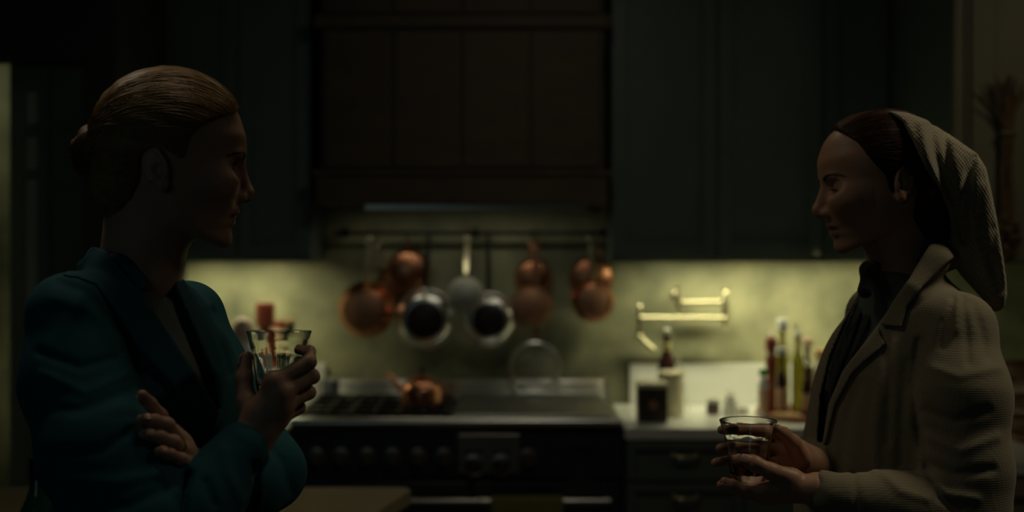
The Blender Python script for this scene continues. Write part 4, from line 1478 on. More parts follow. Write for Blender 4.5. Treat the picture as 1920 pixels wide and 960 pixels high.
V1 = [(262, 546), (292, 534), (327, 527), (352, 590), (378, 650), (402, 710), (410, 768), (368, 702), (325, 637)]
f1 = [([(150, 560), (100, 640), (95, 720)], .003, 16), ([(262, 655), (250, 735), (268, 800)], -.004, 12), ([(75, 660), (150, 690), (215, 672)], -.0035, 9),
      ([(65, 765), (150, 770), (240, 735)], -.004, 10), ([(80, 700), (160, 735), (240, 700)], .003, 9), ([(90, 850), (190, 845), (260, 800)], -.004, 10), ([(110, 900), (220, 905), (320, 880)], .004, 12),
      ([(140, 945), (240, 950), (330, 910)], -.004, 10), ([(352, 890), (344, 925), (342, 965)], -.014, 9), ([(420, 845), (430, 890), (455, 940)], .003, 10), ([(476, 872), (478, 905), (470, 960)], -.010, 8),
      ([(385, 905), (400, 945)], -.004, 9), ([(505, 840), (530, 870), (545, 920)], -.003, 9), ([(398, 585), (412, 640), (430, 700)], -.004, 8), ([(108, 530), (160, 548), (215, 610), (258, 690)], -.003, 10),
      ([(100, 560), (170, 580), (225, 640)], .0025, 12), ([(300, 905), (330, 940)], -.003, 9)]


def jacket1_raw(p):
    d = union(p, jk1, .045)
    d = union(p, collar1, .025, d)
    a = union(p, arm1, .03)
    a = union(p, fore1, .022, a)
    a2 = union(p, fore2, .02, union(p, arm2, .03))
    d = smin(d, a2, .016)
    d = smin(d, a, .014)
    return d


def cuff_cut(p, c, dirn):
    return (p - V3(c)) @ (V3(dirn) / np.linalg.norm(V3(dirn)))


hd1 = dict(w=at(470, 838, 1.640))


def jacket1(p):
    d = jacket1_raw(p)
    q = pix(p)
    d = d - folds(q, f1) * (p[:, 1] < 2.0)
    # neck opening with the top showing in it
    v = poly_sd(q, V1) / 1400
    d = smax(d, -np.maximum(v, p[:, 1] - 1.80), .004)
    nk = Rc(at(256, 480, 1.765), at(262, 560, 1.76), .058, .052)
    d = smax(d, -nk(p), .006)
    # hem
    d = smax(d, .80 - p[:, 2], .01)
    # the two sleeves end at the wrists
    e = np.maximum(cuff_cut(p, at(447, 852, 1.625), V3(hd1['w']) - V3(C1) + (0, -.004, 0.01)), np.linalg.norm(p - V3(C1), axis=1) - .075)
    return d


jx = jacket1
J1V, J1Q = nets(jacket1, (-.74, 1.42, .79), (-.20, 2.02, 1.66), .0036)
blz = np_mesh('blazer', J1V, J1Q, M['teal'], pr1, 'teal blazer')


def shell(base, poly, t, off, scale=1400, ymax=1.82, rnd=.004):
    """a leaf of cloth lying on a garment, bounded by an outline"""
    def s(p):
        d = base(p)
        v = np.maximum(poly_sd(pix(p), poly) / scale, p[:, 1] - ymax)
        return smax(np.abs(d - off) - t, v, rnd)
    return s


L1 = [(180, 463), (150, 488), (112, 517), (146, 522), (179, 535), (217, 588), (260, 657), (325, 724), (374, 789), (392, 834), (412, 772), (368, 702), (325, 636), (262, 546), (226, 505), (203, 470)]
L1f = [(325, 520), (346, 524), (392, 602), (416, 660), (427, 722), (418, 764), (410, 770), (402, 712), (378, 652), (352, 592), (330, 545)]
plain1 = lambda p: union(p, collar1, .025, union(p, jk1, .045))
lv, lq = nets(shell(plain1, L1, .0028, .0045), (-.62, 1.50, 1.34), (-.30, 1.86, 1.64), .0022)
np_mesh('lapel', lv, lq, M['teal'], pr1, 'near wide shawl lapel')
lv, lq = nets(shell(plain1, L1f, .0028, .0045, 1400, 1.9), (-.50, 1.55, 1.36), (-.28, 1.95, 1.62), .0022, keep=True)
np_mesh('lapel', lv, lq, M['teal'], pr1, 'far lapel')


def top1(p):
    d = union(p, torso1(-.006)[:3] + torso1(-.006)[3:] + [Rc(V3(S1) + lat1 * .05 - (0, 0, .02), V3(nb1) - (0, 0, .06), .045, .050), Rc(V3(S2) - lat1 * .05 - (0, 0, .02), V3(nb1) - (0, 0, .06), .045, .050)], .045)
    d = union(p, [Rc(at(256, 520, 1.765), at(270, 600, 1.76), .050, .06)], .02, d)
    q = pix(p)
    d = smax(d, (p - V3(at(262, 545, 1.72))) @ V3((.22, .10, .97)), .004)
    return smax(d, 1.05 - p[:, 2], .01)


tv, tq = nets(top1, (-.70, 1.52, 1.04), (-.30, 2.0, 1.60), .005)
np_mesh('top', tv, tq, M['teal_top'], pr1, 'grey round-necked top')

# hands: the near one round the glass, the far one on the near sleeve
G1 = V3(at(521, 660, 1.672))
P1 = lambda x, y, d: V3(at(x, y, d))
h1 = hand_make(P1(466, 836, 1.640), [
    [P1(514, 716, 1.632), P1(580, 679, 1.648), P1(580, 660, 1.685), P1(561, 654, 1.708)],
    [P1(527, 738, 1.632), P1(586, 706, 1.655), P1(578, 696, 1.694), P1(556, 692, 1.712)],
    [P1(528, 762, 1.637), P1(579, 736, 1.662), P1(570, 728, 1.696), P1(549, 724, 1.711)],
    [P1(520, 786, 1.642), P1(562, 765, 1.666), P1(556, 757, 1.692), P1(540, 752, 1.706)]],
    [P1(478, 800, 1.650), P1(463, 752, 1.655), P1(457, 710, 1.668), P1(462, 670, 1.678)])
h1['palm'].append(Rc(P1(466, 836, 1.640), C1, .0235, .028))
h1['palm'].append(Rc(P1(492, 775, 1.640), P1(486, 800, 1.640), .020, .021))


def fp(x, y, dz, far):
    yy = hit(jacket1, x, y, 1.40, 1.80)
    return V3(at(x, y, min(yy if yy else far, far) + dz))


h2 = hand_make(P1(384, 905, 1.665), [
    [P1(322, 815, 1.602), P1(300, 779, 1.566), fp(281, 757, .000, 1.552), fp(267, 741, .000, 1.536)],
    [P1(338, 832, 1.594), P1(314, 797, 1.556), fp(289, 789, -.002, 1.545), fp(265, 787, -.002, 1.532)],
    [P1(347, 852, 1.590), P1(326, 829, 1.554), fp(299, 819, -.002, 1.542), fp(270, 814, -.002, 1.530)],
    [P1(353, 872, 1.590), P1(340, 861, 1.556), fp(319, 852, -.002, 1.543), fp(297, 846, -.002, 1.532)]],
    [P1(366, 876, 1.650), P1(350, 848, 1.652), P1(338, 822, 1.650), P1(330, 804, 1.648)], .94)
h2['palm'].append(Rc(P1(384, 905, 1.665), W2_, .023, .026))

parts = [nets(skin_head1, F1.o + (-.19, -.15, -.26), F1.o + (.17, .15, .16), .0017)]
for H in (h1, h2):
    allp = H['palm'] + sum(H['fingers'], []) + H['thumb']
    lo_, hi_ = box_of(allp, .01)
    parts.append(nets(lambda p, H=H: hand_sdf(p, H), lo_, hi_, .0016))
fl = lambda x, y, z: np.array([x, y, z])
hip1 = mid1 + fw1 * -.005
legs1 = []
for sgn in (-1, 1):
    hp = np.array([hip1[0], hip1[1], .92]) + lat1 * .085 * sgn
    kn, an = hp * (1, 1, 0) + fl(.02, 0, .50), hp * (1, 1, 0) + fl(0, 0, .09)
    legs1 += chain([hp, kn, an], [.080, .055, .036]) + [Rc(an - (0, 0, .05), an + fw1 * .14 - (0, 0, .06), .034, .026)]
inner1 = [El(q.c, q.r - .012, q.R) for q in torso1()] + [Rc(V3(S1), V3(nb1) - (0, 0, .06), .036, .045), Rc(V3(S2), V3(nb1) - (0, 0, .06), .036, .045)] + chain([S1, S1m, S1l, E1], [.036, .042, .040, .038]) + chain([E1, FM, C1], [.036, .032, .024]) + chain([S2, S2m, E2], [.036, .040, .036]) + chain([E2, W2_], [.036, .022])
parts.append(nets(lambda p: union(p, inner1 + legs1, .03), (-.76, 1.40, .005), (-.18, 2.05, 1.60), .009))
bv, bq = join_np(parts)
body1 = np_mesh('body', bv, bq, M['skin1'], pr1)


def lips(o, bv, bq, F, m):
    o.data.materials.append(m)
    c = F.to(bv[bq].mean(1))
    cw = -.0728
    sel = (c[:, 0] > .055) & (np.abs(c[:, 1]) < .0250)
    a = np.abs(c[:, 1])
    up = .0068 * np.sqrt(np.clip(1 - (a / .0250) ** 2, 0, 1)) - .0012 * np.exp(-(a / .003) ** 2)
    dn = .0105 * np.clip(1 - (a / .0250) ** 2, 0, 1)
    sel &= (c[:, 2] < cw + up) & (c[:, 2] > cw - dn)
    mi = np.zeros(len(bq), dtype=np.int32)
    mi[sel] = 1
    o.data.polygons.foreach_set('material_index', mi)


lips(body1, bv, bq, F1, M['lip1'])


nails(h2, pr1, {0: (-.5, -.8, .3), 1: (-.1, -.8, .55), 2: (-.1, -.8, .5), 3: (-.1, -.8, .5)}, M['nail'], .94)
nails(h1, pr1, {4: (-1, -.3, .1)}, M['nail'])


def eyes(F, parent, look, dx=0.0):
    for s in (-1, 1):
        c = F.out((.0605 - dx, .0310 * s, -.0110))
        e = MB().ball(c, .0113 * F.k, 24).build('eyeball', M['eye'], parent, True)
        d = F.out((1, 0, look)) - F.o
        d = Vector(d).normalized()
        MB().lathe([(0, .0002), (.0056, -.0006), (.0058, -.0012)], Vector(c) + d * (.0113 * F.k - .0004), d, 20).build('iris', M['iris'], e, True, label='dark grey iris')
        MB().lathe([(0, .0008), (.0024, .0004), (.0025, -.0004)], Vector(c) + d * (.0113 * F.k - .0001), d, 16).build('pupil', M['pupil'], e, True)


eyes(F1, pr1, -.05)


brow_look = [-.1, .8, 0.0]


def brows(F, sdf, parent, m, pts, n=190, r=.00042, seed=1):
    """short brow hairs laid on the skin along a line; pts (f, l, w) in head axes"""
    g = np.random.default_rng(seed)
    for s in (-1, 1):
        out = []
        P_ = np.array(pts)
        for _ in range(n):
            t = g.uniform(0, len(P_) - 1.001)
            i = int(t)
            b = P_[i] + (P_[i + 1] - P_[i]) * (t - i)
            wd = .0026 * (1 - .75 * t / (len(P_) - 1))
            b = b + (0, 0, g.uniform(-wd, wd))
            e = b + np.array([-.0030, .0050, .0022 - .0030 * t / (len(P_) - 1)]) * g.uniform(.7, 1.2)
            seg = np.stack([b + (e - b) * u for u in (0, .33, .66, 1)])
            seg[:, 1] *= s
            out.append(F.out(seg))
        A = np.array(out)
        sh = A.shape
        fs_ = np.linspace(.100, .040, 121)
        Q_ = F.to(A.reshape(-1, 3))
        T_ = np.repeat(Q_[:, None], len(fs_), 1)
        T_[:, :, 0] = fs_
        D_ = head_sdf(T_.reshape(-1, 3), brow_look[0], brow_look[1], back=brow_look[2]).reshape(len(Q_), -1)
        Q_[:, 0] = fs_[np.argmax(D_ < 0, 1)] + .0007
        A = F.out(Q_).reshape(sh)
        strands('eyebrow', A, r, m, parent)


def lashes(F, parent, m, look, slit, seed=5, dx=0.0):
    g = np.random.default_rng(seed)
    for s in (-1, 1):
        out = []
        for y in np.linspace(-.0105, .0115, 46):
            y = y + g.uniform(-.0002, .0002)
            h = look * .012 + .0004 + (slit - 1) * .003 + .0042 * slit * max(0, 1 - (y / .0125) ** 2)
            x = math.sqrt(max(.0134 ** 2 - y * y - h * h, 1e-6))
            b = np.array([.0605 - dx + x, .0310 + y, -.0110 + h])
            L = .0062 * g.uniform(.8, 1.1)
            seg = np.stack([b, b + (L * .5, y * .15, -.0002), b + (L * .85, y * .30, .0008), b + (L, y * .4, .0020)])
            seg[:, 1] *= s
            out.append(F.out(seg))
        strands('eyelashes', np.array(out), .00032, m, parent)


brows(F1, skin_head1, pr1, M['brow'], [(.084, .0115, .0010), (.080, .018, .0050), (.075, .027, .0095), (.068, .038, .0085), (.059, .048, .0040)])
lashes(F1, pr1, M['brow'], -.05, 1.45)

# hair: swept back volume, twisted bun, combed strands
hl1 = [(.0735, .0600), (.090, .075), (.088, .14), (-.14, .14), (-.14, -.02), (-.105, -.050), (-.086, -.078), (-.070, -.074), (-.056, -.052), (-.046, -.030), (-.0445, -.005), (-.037, .0145), (-.020, .0150), (-.008, .0070), (.0034, -.002), (.0090, .0010), (.0115, .0124), (.0155, .0262), (.0262, .0379), (.0414, .0465), (.0586, .0535)]


def hair1(p):
    q = F1.to(p)
    d = El((-.0120, 0, .0300), (.0960, .0795, .0905))(q)
    d = smin(d, head_sdf(q, base=True) - .0032, .008)
    d = smin(d, El((-.058, 0, -.008), (.040, .060, .055))(q), .03)
    d = smin(d, Rc((-.058, 0, -.036), (-.062, 0, -.066), .040, .028)(q), .025)
    a = np.abs(q[:, 1])
    sw = np.sin(260 * (q[:, 2] * .62 + a * .5 + q[:, 0] * .25)) * .5 + np.sin(430 * (q[:, 2] * .7 + a * .3 + q[:, 0] * .18) + 1.3) * .5
    d = d - sw * .0006
    v = poly_sd(np.stack([q[:, 0], q[:, 2]], 1), hl1)
    return smax(d, v, .004) * F1.k


hv, hq = nets(hair1, F1.o + (-.17, -.13, -.11), F1.o + (.12, .13, .15), .0021)
hr = np_mesh('hair', hv, hq, M['blond'], pr1, 'dark blond hair swept back')

bc1 = np.array([-.0990, 0, .0080])


def bun1(p):
    q = F1.to(p)
    d = El(bc1, (.0300, .0340, .0345))(q)
    v = q - bc1
    ang = np.arctan2(v[:, 2], v[:, 1])
    rad = np.sqrt(v[:, 1] ** 2 + v[:, 2] ** 2)
    d = d - .0026 * np.sin(3 * ang + rad * 260) - .0010 * np.sin(11 * ang + rad * 420)
    return d * .8 * F1.k


hv, hq = nets(bun1, F1.out(bc1) - .055, F1.out(bc1) + .055, .0017)
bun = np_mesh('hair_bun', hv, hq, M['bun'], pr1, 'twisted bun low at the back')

g_ = np.random.default_rng(11)


def comb(F, sdf, starts, ends, n, off=(.0004, .0022)):
    """strands combed over a hair volume from start points to end points"""
    t = np.linspace(0, 1, n)[None, :, None]
    S, E = np.asarray(starts)[:, None], np.asarray(ends)[:, None]
    mid = (S + E) / 2
    c = np.array([-.015, 0, .01])
    dirn = mid - c
    dirn /= np.linalg.norm(dirn, axis=2, keepdims=True)
    ctrl = c + dirn * .13
    P_ = (1 - t) ** 2 * S + 2 * t * (1 - t) * ctrl + t * t * E
    sh = P_.shape
    W = F.out(P_.reshape(-1, 3))
    o = np.repeat(g_.uniform(*off, sh[0])[:, None], n, 1) * (1 + .6 * np.sin(np.linspace(0, PI, n)))
    W = project(sdf, W, 0, 5)
    G = grad(sdf, W)
    W = W + G * o.reshape(-1, 1)
    return W.reshape(sh)




def hairline(F, sdf, line, n, sgn, depth=.045):
    """start points along a hairline given as (f, w), most at its edge and some further in; also where along it they sit"""
    L_ = np.asarray(line, float)
    seg = np.linalg.norm(np.diff(L_, axis=0), axis=1)
    cum = np.concatenate([[0], np.cumsum(seg)])
    u = g_.uniform(0, cum[-1], n)
    i = np.clip(np.searchsorted(cum, u) - 1, 0, len(seg) - 1)
    fw = L_[i] + (L_[i + 1] - L_[i]) * ((u - cum[i]) / seg[i])[:, None]
    inn = np.where(g_.random(n) < .6, g_.uniform(-.001, .004, n), g_.uniform(0, depth, n))
    fw = fw + np.array([-.93, .36]) * inn[:, None] + g_.normal(0, .0008, (n, 2))
    ls = np.linspace(.100, 0, 101)
    q = np.zeros((n, len(ls), 3))
    q[:, :, 0], q[:, :, 2], q[:, :, 1] = fw[:, :1], fw[:, 1:], ls * sgn
    D = sdf(F.out(q.reshape(-1, 3))).reshape(n, -1)
    k = np.argmax(D < .0012, 1)
    ok = D[np.arange(n), k] < .0012
    return np.stack([fw[:, 0], ls[k] * sgn, fw[:, 1]], 1)[ok], (u / cum[-1])[ok]


HL1 = [(.080, .070), (.0745, .0605), (.0586, .0545), (.0414, .0475), (.0262, .0389), (.0165, .0272), (.0122, .0134), (.0070, .004), (-.006, .010), (-.020, .0165), (-.036, .0150), (-.0450, -.004), (-.0480, -.028), (-.0580, -.052), (-.0700, -.072)]
st, en = [], []
for sgn, cnt in ((-1, 2000), (1, 900)):
    s_, u_ = hairline(F1, hair1, HL1, cnt, sgn)
    st.append(s_)
    m_ = len(s_)
    en.append(np.stack([np.full(m_, -.080), sgn * (.026 * g_.uniform(0, 1, m_) + .010 * u_), .036 - .048 * u_ + g_.normal(0, .005, m_)], 1))
st, en = np.concatenate(st), np.concatenate(en)
strands('hair_strands', comb(F1, hair1, st, en, 16), .00055, M['blond_strand'], hr)
# nape hairs
st, en = [], []
for i in range(260):
    s = -1 if g_.random() < .7 else 1
    st.append(np.array([-.058 - g_.uniform(0, .02), s * g_.uniform(.01, .05), -.060 - g_.uniform(-.035, .012)]))
    en.append(np.array([-.088, s * g_.uniform(0, .02), -.008 + g_.normal(0, .006)]))
strands('nape_strands', comb(F1, hair1, st, en, 10), .0005, M['blond_strand'], hr)
# bun strands and flyaways
sp_ = []
for i in range(620):
    a0 = g_.uniform(0, 2 * PI)
    r0 = g_.uniform(.006, .030)
    t = np.linspace(0, g_.uniform(1.2, 2.6), 14)
    rr = r0 + .004 * np.sin(t * 2 + a0)
    x = -.028 * np.sqrt(np.clip(1 - (rr / .034) ** 2, 0, 1)) + g_.normal(0, .0012)
    sp_.append(F1.out(bc1 + np.stack([x, rr * np.cos(a0 + t), rr * np.sin(a0 + t)], 1)))
for i in range(46):
    a0, z0 = g_.uniform(-1, 1), g_.uniform(-.075, .03)
    b = np.array([-.098 if z0 > -.03 else -.078, a0 * .03, z0])
    e = b + (g_.uniform(-.022, -.004), g_.normal(0, .008), g_.uniform(-.022, .006))
    m_ = (b + e) / 2 + (g_.normal(-.004, .003), 0, g_.uniform(0, .008))
    t = np.linspace(0, 1, 14)[:, None]
    sp_.append(F1.out((1 - t) ** 2 * b + 2 * t * (1 - t) * m_ + t * t * e))
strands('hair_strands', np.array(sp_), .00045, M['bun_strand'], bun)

# ring on the hand that rests on the sleeve
rp, rq = V3(h2['tips'][2][0]), None
a_, b_ = V3(P1(347, 852, 1.590)), P1(326, 829, 1.554)
rc_ = a_ + (b_ - a_) * .62
dv = Vector(b_ - a_).normalized()
MB().lathe([(.0096, -.0013), (.0104, -.0013), (.0104, .0013), (.0096, .0013), (.0096, -.0013)], rc_, dv, 24).build('ring', M['gold'], pr1, True, label='thin gold ring')

# skirt and shoes below the frame
sk = [(0.165, .96), (.185, .85), (.20, .70), (.215, .52)]
b = MB()
V_, F_ = [], []
for r_, z in sk:
    for s in range(40):
        a = 2 * PI * s / 40
        p = hip1[:2] + fw1[:2] * r_ * .78 * math.cos(a) + lat1[:2] * r_ * 1.05 * math.sin(a)
        V_.append((p[0], p[1], z))
for i in range(3):
    for s in range(40):
        F_.append([i * 40 + s, i * 40 + (s + 1) % 40, (i + 1) * 40 + (s + 1) % 40, (i + 1) * 40 + s])
so = mesh_obj('skirt', V_, F_, M['teal_skirt'], pr1, True)
so.modifiers.new('thick', 'SOLIDIFY').thickness = .004
for sgn in (-1, 1):
    an = hip1 * (1, 1, 0) + lat1 * .085 * sgn
    shp = [Rc(an + fl(0, 0, .055) - fw1 * .02, an + fl(0, 0, .034) + fw1 * .15, .042, .030)]
    sv_, sq_ = nets(lambda p: smax(union(p, shp, .01), .002 - p[:, 2], .004), an - (.25, .25, .002), an + (.25, .25, .12), .006)
    np_mesh('shoe', sv_, sq_, M['shoe'], pr1, 'plain black shoe')


# ------------------------------------------------------------------ the two tumblers
def tumbler(label, base, tilt, fill, m_fill, H=.092, R=.0415):
    """pressed tumbler: flared rim, nine flat facets down to a thick foot"""
    g = thing('tumbler', label, 'glass', base)
    rot = tilt
    o = Vector((0, 0, 0))
    n = 72

    def mod(t, h):
        if .010 < h < .068:
            a = (t % (2 * PI / 9)) - PI / 9
            k = min(1, (h - .010) / .008, (.068 - h) / .014)
            return 1 - k * (.050 * (1 - abs(a) / (PI / 9)) ** 1.0 - .012)
        return 1
    prof = [(0, 0), (R * .55, 0), (R * .60, .003), (R * .63, .012), (R * .68, .024), (R * .74, .042), (R * .79, .058), (R * .83, .066), (R * .88, .072), (R * .93, .082), (R * .985, H - .002), (R, H), (R * .975, H + .0006),
            (R * .935, H - .004), (R * .89, .080), (R * .84, .070), (R * .76, .058), (R * .70, .042), (R * .62, .026), (R * .55, .016), (R * .40, .0115), (0, .011)]
    b = MB().lathe(prof, o, seg=n, mod=lambda t, h: mod(t, h) )
    gl = b.build('glass_body', M['glass'], None, True)
    gl.parent = g
    ORG[gl.name] = Vector(base)
    lo = .0112
    pr = [(0, lo), (R * .40, lo + .0004), (R * .548, .0158)]
    zz = [z for z in (.026, .042, .058) if z < fill] + [fill]
    for z in zz:
        pr.append((float(np.interp(z, [.016, .026, .042, .058], [R * .548, R * .618, R * .698, R * .758])) - .0002, z))
    pr.append((0, fill))
    lq_ = MB().lathe(pr, o, seg=n).build('drink', m_fill, None, True, label='amber drink')
    lq_.parent = g
    g.rotation_euler = rot
    return g


tumbler('clear faceted tumbler almost empty, raised in the hand of the woman in teal', at(522, 757, 1.672), (math.radians(-3), 0, 0), .024, M['whisky'])
# ------------------------------------------------------------------ the woman in the headscarf
Y2 = 2.10
pt = math.radians(6)
F2 = Frame(at(1637, 332, Y2), (-math.cos(pt), 0, -math.sin(pt)), (-math.sin(pt), 0, math.cos(pt)), 1450 / 1409)
pr2 = thing('person', 'woman in beige coat and headscarf looking down, holding a glass with both hands', 'person', (.65, 2.12, 0))
neck2 = [Rc(F2.out((-.034, 0, -.035)), at(1702, 540, 2.12), .048, .049), Rc(F2.out((-.016, 0, -.068)), at(1690, 540, 2.115), .042, .045)]


def skin_head2(p):
    d = head_sdf(F2.to(p), look=-.34, slit=.55, mouth=.0004, top=.0690, back=.0065) * F2.k
    d = union(p, neck2[:1], .02, d)
    return union(p, neck2[1:], .022, d)


T1, T1m, T1l, TE = at(1800, 614, 1.985), at(1803, 740, 1.955), at(1812, 880, 1.935), at(1812, 962, 1.925)
TC = at(1556, 928, 1.905)
T2 = V3(T1) + np.array([-.045, .29, 0])
lat2 = T2 - V3(T1)
lat2[2] = 0
lat2 /= np.linalg.norm(lat2)
fw2 = np.array([-lat2[1], lat2[0], 0])
mid2 = (V3(T1) + T2) / 2
R2 = np.stack([fw2, lat2, (0, 0, 1)])
nb2 = V3(at(1704, 510, 2.125))
c2 = lambda f, z, l=0: np.array([mid2[0] + fw2[0] * f + lat2[0] * l, mid2[1] + fw2[1] * f + lat2[1] * l, z])
co2 = [El(c2(.030, 1.36), (.128, .150, .165), R2), El(c2(.040, 1.17), (.155, .165, .26), R2), El(c2(.02, .88), (.175, .195, .36), R2),
       Rc(V3(T1) - (0, 0, .004), nb2 - (0, 0, .055), .050, .060), Rc(T2 - (0, 0, .004), nb2 - (0, 0, .055), .050, .060), El(c2(-.045, 1.42), (.075, .12, .10), R2)]
armA = chain([T1, T1m, T1l, TE], [.050, .0665, .0615, .060])
foreA = chain([TE, at(1680, 948, 1.908), TC], [.058, .047, .034])
TEb, TCb = V3(c2(.02, 1.23, .20)), V3(at(1520, 880, 2.045))
armB = chain([T2, V3(c2(.0, 1.37, .185)), TEb], [.050, .062, .055])
foreB = chain([TEb, TCb], [.052, .036])
collar2 = chain([at(1782, 470, 2.17), at(1784, 478, 2.10), at(1752, 492, 2.05), at(1712, 540, 2.03)], [.016, .016, .015, .009])
VV2 = [(1636, 500), (1727, 466), (1704, 524), (1648, 606), (1596, 675), (1556, 755), (1543, 830), (1533, 830), (1538, 745), (1556, 668), (1580, 612), (1608, 556)]
f2 = [([(1790, 562), (1772, 610), (1768, 650)], -.004, 7), ([(1805, 560), (1812, 620), (1815, 680)], -.0035, 7), ([(1778, 566), (1758, 600), (1748, 640)], .003, 7), ([(1795, 560), (1792, 620)], .003, 6),
      ([(1822, 568), (1840, 620), (1850, 670)], -.003, 8), ([(1724, 640), (1712, 720), (1722, 800), (1738, 880)], -.006, 9), ([(1735, 770), (1790, 790), (1850, 770)], -.003, 9), ([(1740, 820), (1800, 845), (1870, 820)], .003, 10),
      ([(1740, 868), (1790, 890), (1860, 880)], -.004, 9), ([(1735, 890), (1775, 925), (1830, 935)], .004, 9), ([(1740, 880), (1760, 930), (1800, 960)], -.005, 8), ([(1660, 890), (1690, 920), (1740, 935)], .003, 9),
      ([(1600, 890), (1606, 930), (1604, 965)], -.003, 7), ([(1672, 640), (1650, 720), (1640, 800), (1640, 880)], .003, 10), ([(1610, 720), (1585, 800), (1575, 880)], -.003, 10), ([(1700, 680), (1690, 780), (1688, 870)], -.003, 9),
      ([(1660, 662), (1668, 740), (1664, 830)], -.003, 8), ([(1545, 840), (1540, 890)], .003, 8), ([(1750, 690), (1800, 705), (1870, 690)], .0025, 9)]


def coat2_raw(p):
    d = union(p, co2, .05)
    d = union(p, collar2, .025, d)
    a = union(p, foreA, .02, union(p, armA, .03))
    a2 = union(p, foreB, .02, union(p, armB, .03))
    d = smin(d, a2, .014)
    return smin(d, a, .020)


def coat2(p):
    d = coat2_raw(p)
    q = pix(p)
    d = d - folds(q, f2) * (p[:, 1] < 2.2)
    v = poly_sd(q, VV2) / 1170
    d = smax(d, -np.maximum(v, p[:, 1] - 2.16), .004)
    nk = Rc(at(1698, 480, 2.118), at(1690, 560, 2.112), .060, .054)
    d = smax(d, -nk(p), .006)
    return smax(d, .62 - p[:, 2], .01)


CV, CQ = nets(coat2, (.34, 1.78, .61), (.90, 2.42, 1.66), .0036)
np_mesh('coat', CV, CQ, M['linen'], pr2, 'beige waffle linen coat')
plain2 = lambda p: union(p, collar2, .025, union(p, co2, .05))
LC = [(1770, 450), (1790, 482), (1777, 493), (1731, 537), (1702, 575), (1689, 614), (1649, 609), (1675, 563), (1703, 524), (1727, 484), (1745, 455)]
LL = [(1648, 609), (1650, 626), (1661, 644), (1650, 656), (1622, 678), (1598, 701), (1566, 760), (1548, 835), (1541, 832), (1553, 758), (1578, 698), (1596, 673), (1622, 641)]
lv, lq = nets(shell(plain2, LC, .0030, .0055, 1170, 2.18), (.48, 1.90, 1.42), (.78, 2.24, 1.66), .0022)
np_mesh('collar', lv, lq, M['linen'], pr2, 'flat beige collar leaf')
lv, lq = nets(shell(plain2, LL, .0028, .0048, 1170, 2.16), (.42, 1.88, 1.26), (.66, 2.24, 1.52), .0022)
np_mesh('lapel', lv, lq, M['linen'], pr2, 'notched beige lapel')
LF = [(1612, 548), (1590, 590), (1568, 630), (1545, 676), (1516, 760), (1502, 830), (1516, 835), (1536, 760), (1556, 676), (1580, 622), (1606, 572)]
lv, lq = nets(shell(plain2, LF, .0028, .0045, 1170, 2.4), (.38, 1.95, 1.26), (.66, 2.4, 1.56), .0026, keep=True)
np_mesh('lapel', lv, lq, M['linen'], pr2, 'far beige lapel edge')


def blouse2(p):
    d = union(p, [El(c2(.026, 1.36), (.120, .142, .160), R2), El(c2(.02, 1.18), (.12, .14, .2), R2), Rc(V3(T1) + lat2 * .05 - (0, 0, .02), nb2 - (0, 0, .06), .043, .052), Rc(T2 - lat2 * .05 - (0, 0, .02), nb2 - (0, 0, .06), .043, .052)], .045)
    d = union(p, [Rc(at(1690, 520, 2.115), at(1690, 590, 2.115), .056, .066)], .02, d)
    d = smax(d, (p - V3(at(1690, 512, 2.10))) @ V3((.30, 0, .95)), .004)
    return smax(d, 1.02 - p[:, 2], .01)


bv2, bq2 = nets(blouse2, (.44, 1.88, 1.01), (.86, 2.36, 1.60), .005)
np_mesh('blouse', bv2, bq2, M['blouse'], pr2, 'dark grey-green blouse')


def band2(p):
    """the blouse's standing collar"""
    a, b_ = V3(at(1700, 470, 2.118)), V3(at(1692, 545, 2.114))
    u = (b_ - a) / np.linalg.norm(b_ - a)
    v = p - a
    t = v @ u
    r = np.linalg.norm(v - t[:, None] * u, axis=1)
    d = np.abs(r - (.0535 + .02 * np.clip(t - .03, 0, 1))) - .0028
    q = pix(p)
    cut = poly_sd(q, [(1600, 505), (1640, 505), (1690, 478), (1740, 440), (1800, 430), (1800, 475), (1740, 482), (1700, 505), (1660, 528), (1620, 545), (1600, 560)]) / 1170
    return smax(d, cut, .004)


kv, kq = nets(band2, (.50, 2.03, 1.50), (.76, 2.20, 1.66), .0024)
np_mesh('blouse_collar', kv, kq, M['blouse'], pr2, 'standing blouse collar')

# neck scarf: a knot and two hanging ends with a fringe
KN = V3(at(1628, 506, 2.075))
kn = np_mesh('neck_scarf', *nets(lambda p: union(p, [El(KN, (.012, .016, .011)), El(KN + (-.004, -.012, .004), (.008, .012, .010)), Rc(KN, KN + (.030, .02, .010), .010, .008), Rc(KN + (0, 0, -.004), V3(at(1622, 545, 2.06)), .009, .012)], .010), KN - .06, KN + .06, .0020), M['tie'], pr2, 'black-green neck scarf tied in a knot')


def ends2(poly, off):
    return shell(lambda p: union(p, [El(c2(.026, 1.36), (.120, .142, .160), R2)], .04, np.full(len(p), BIG)), poly, .0035, off, 1170, 2.3, .005)


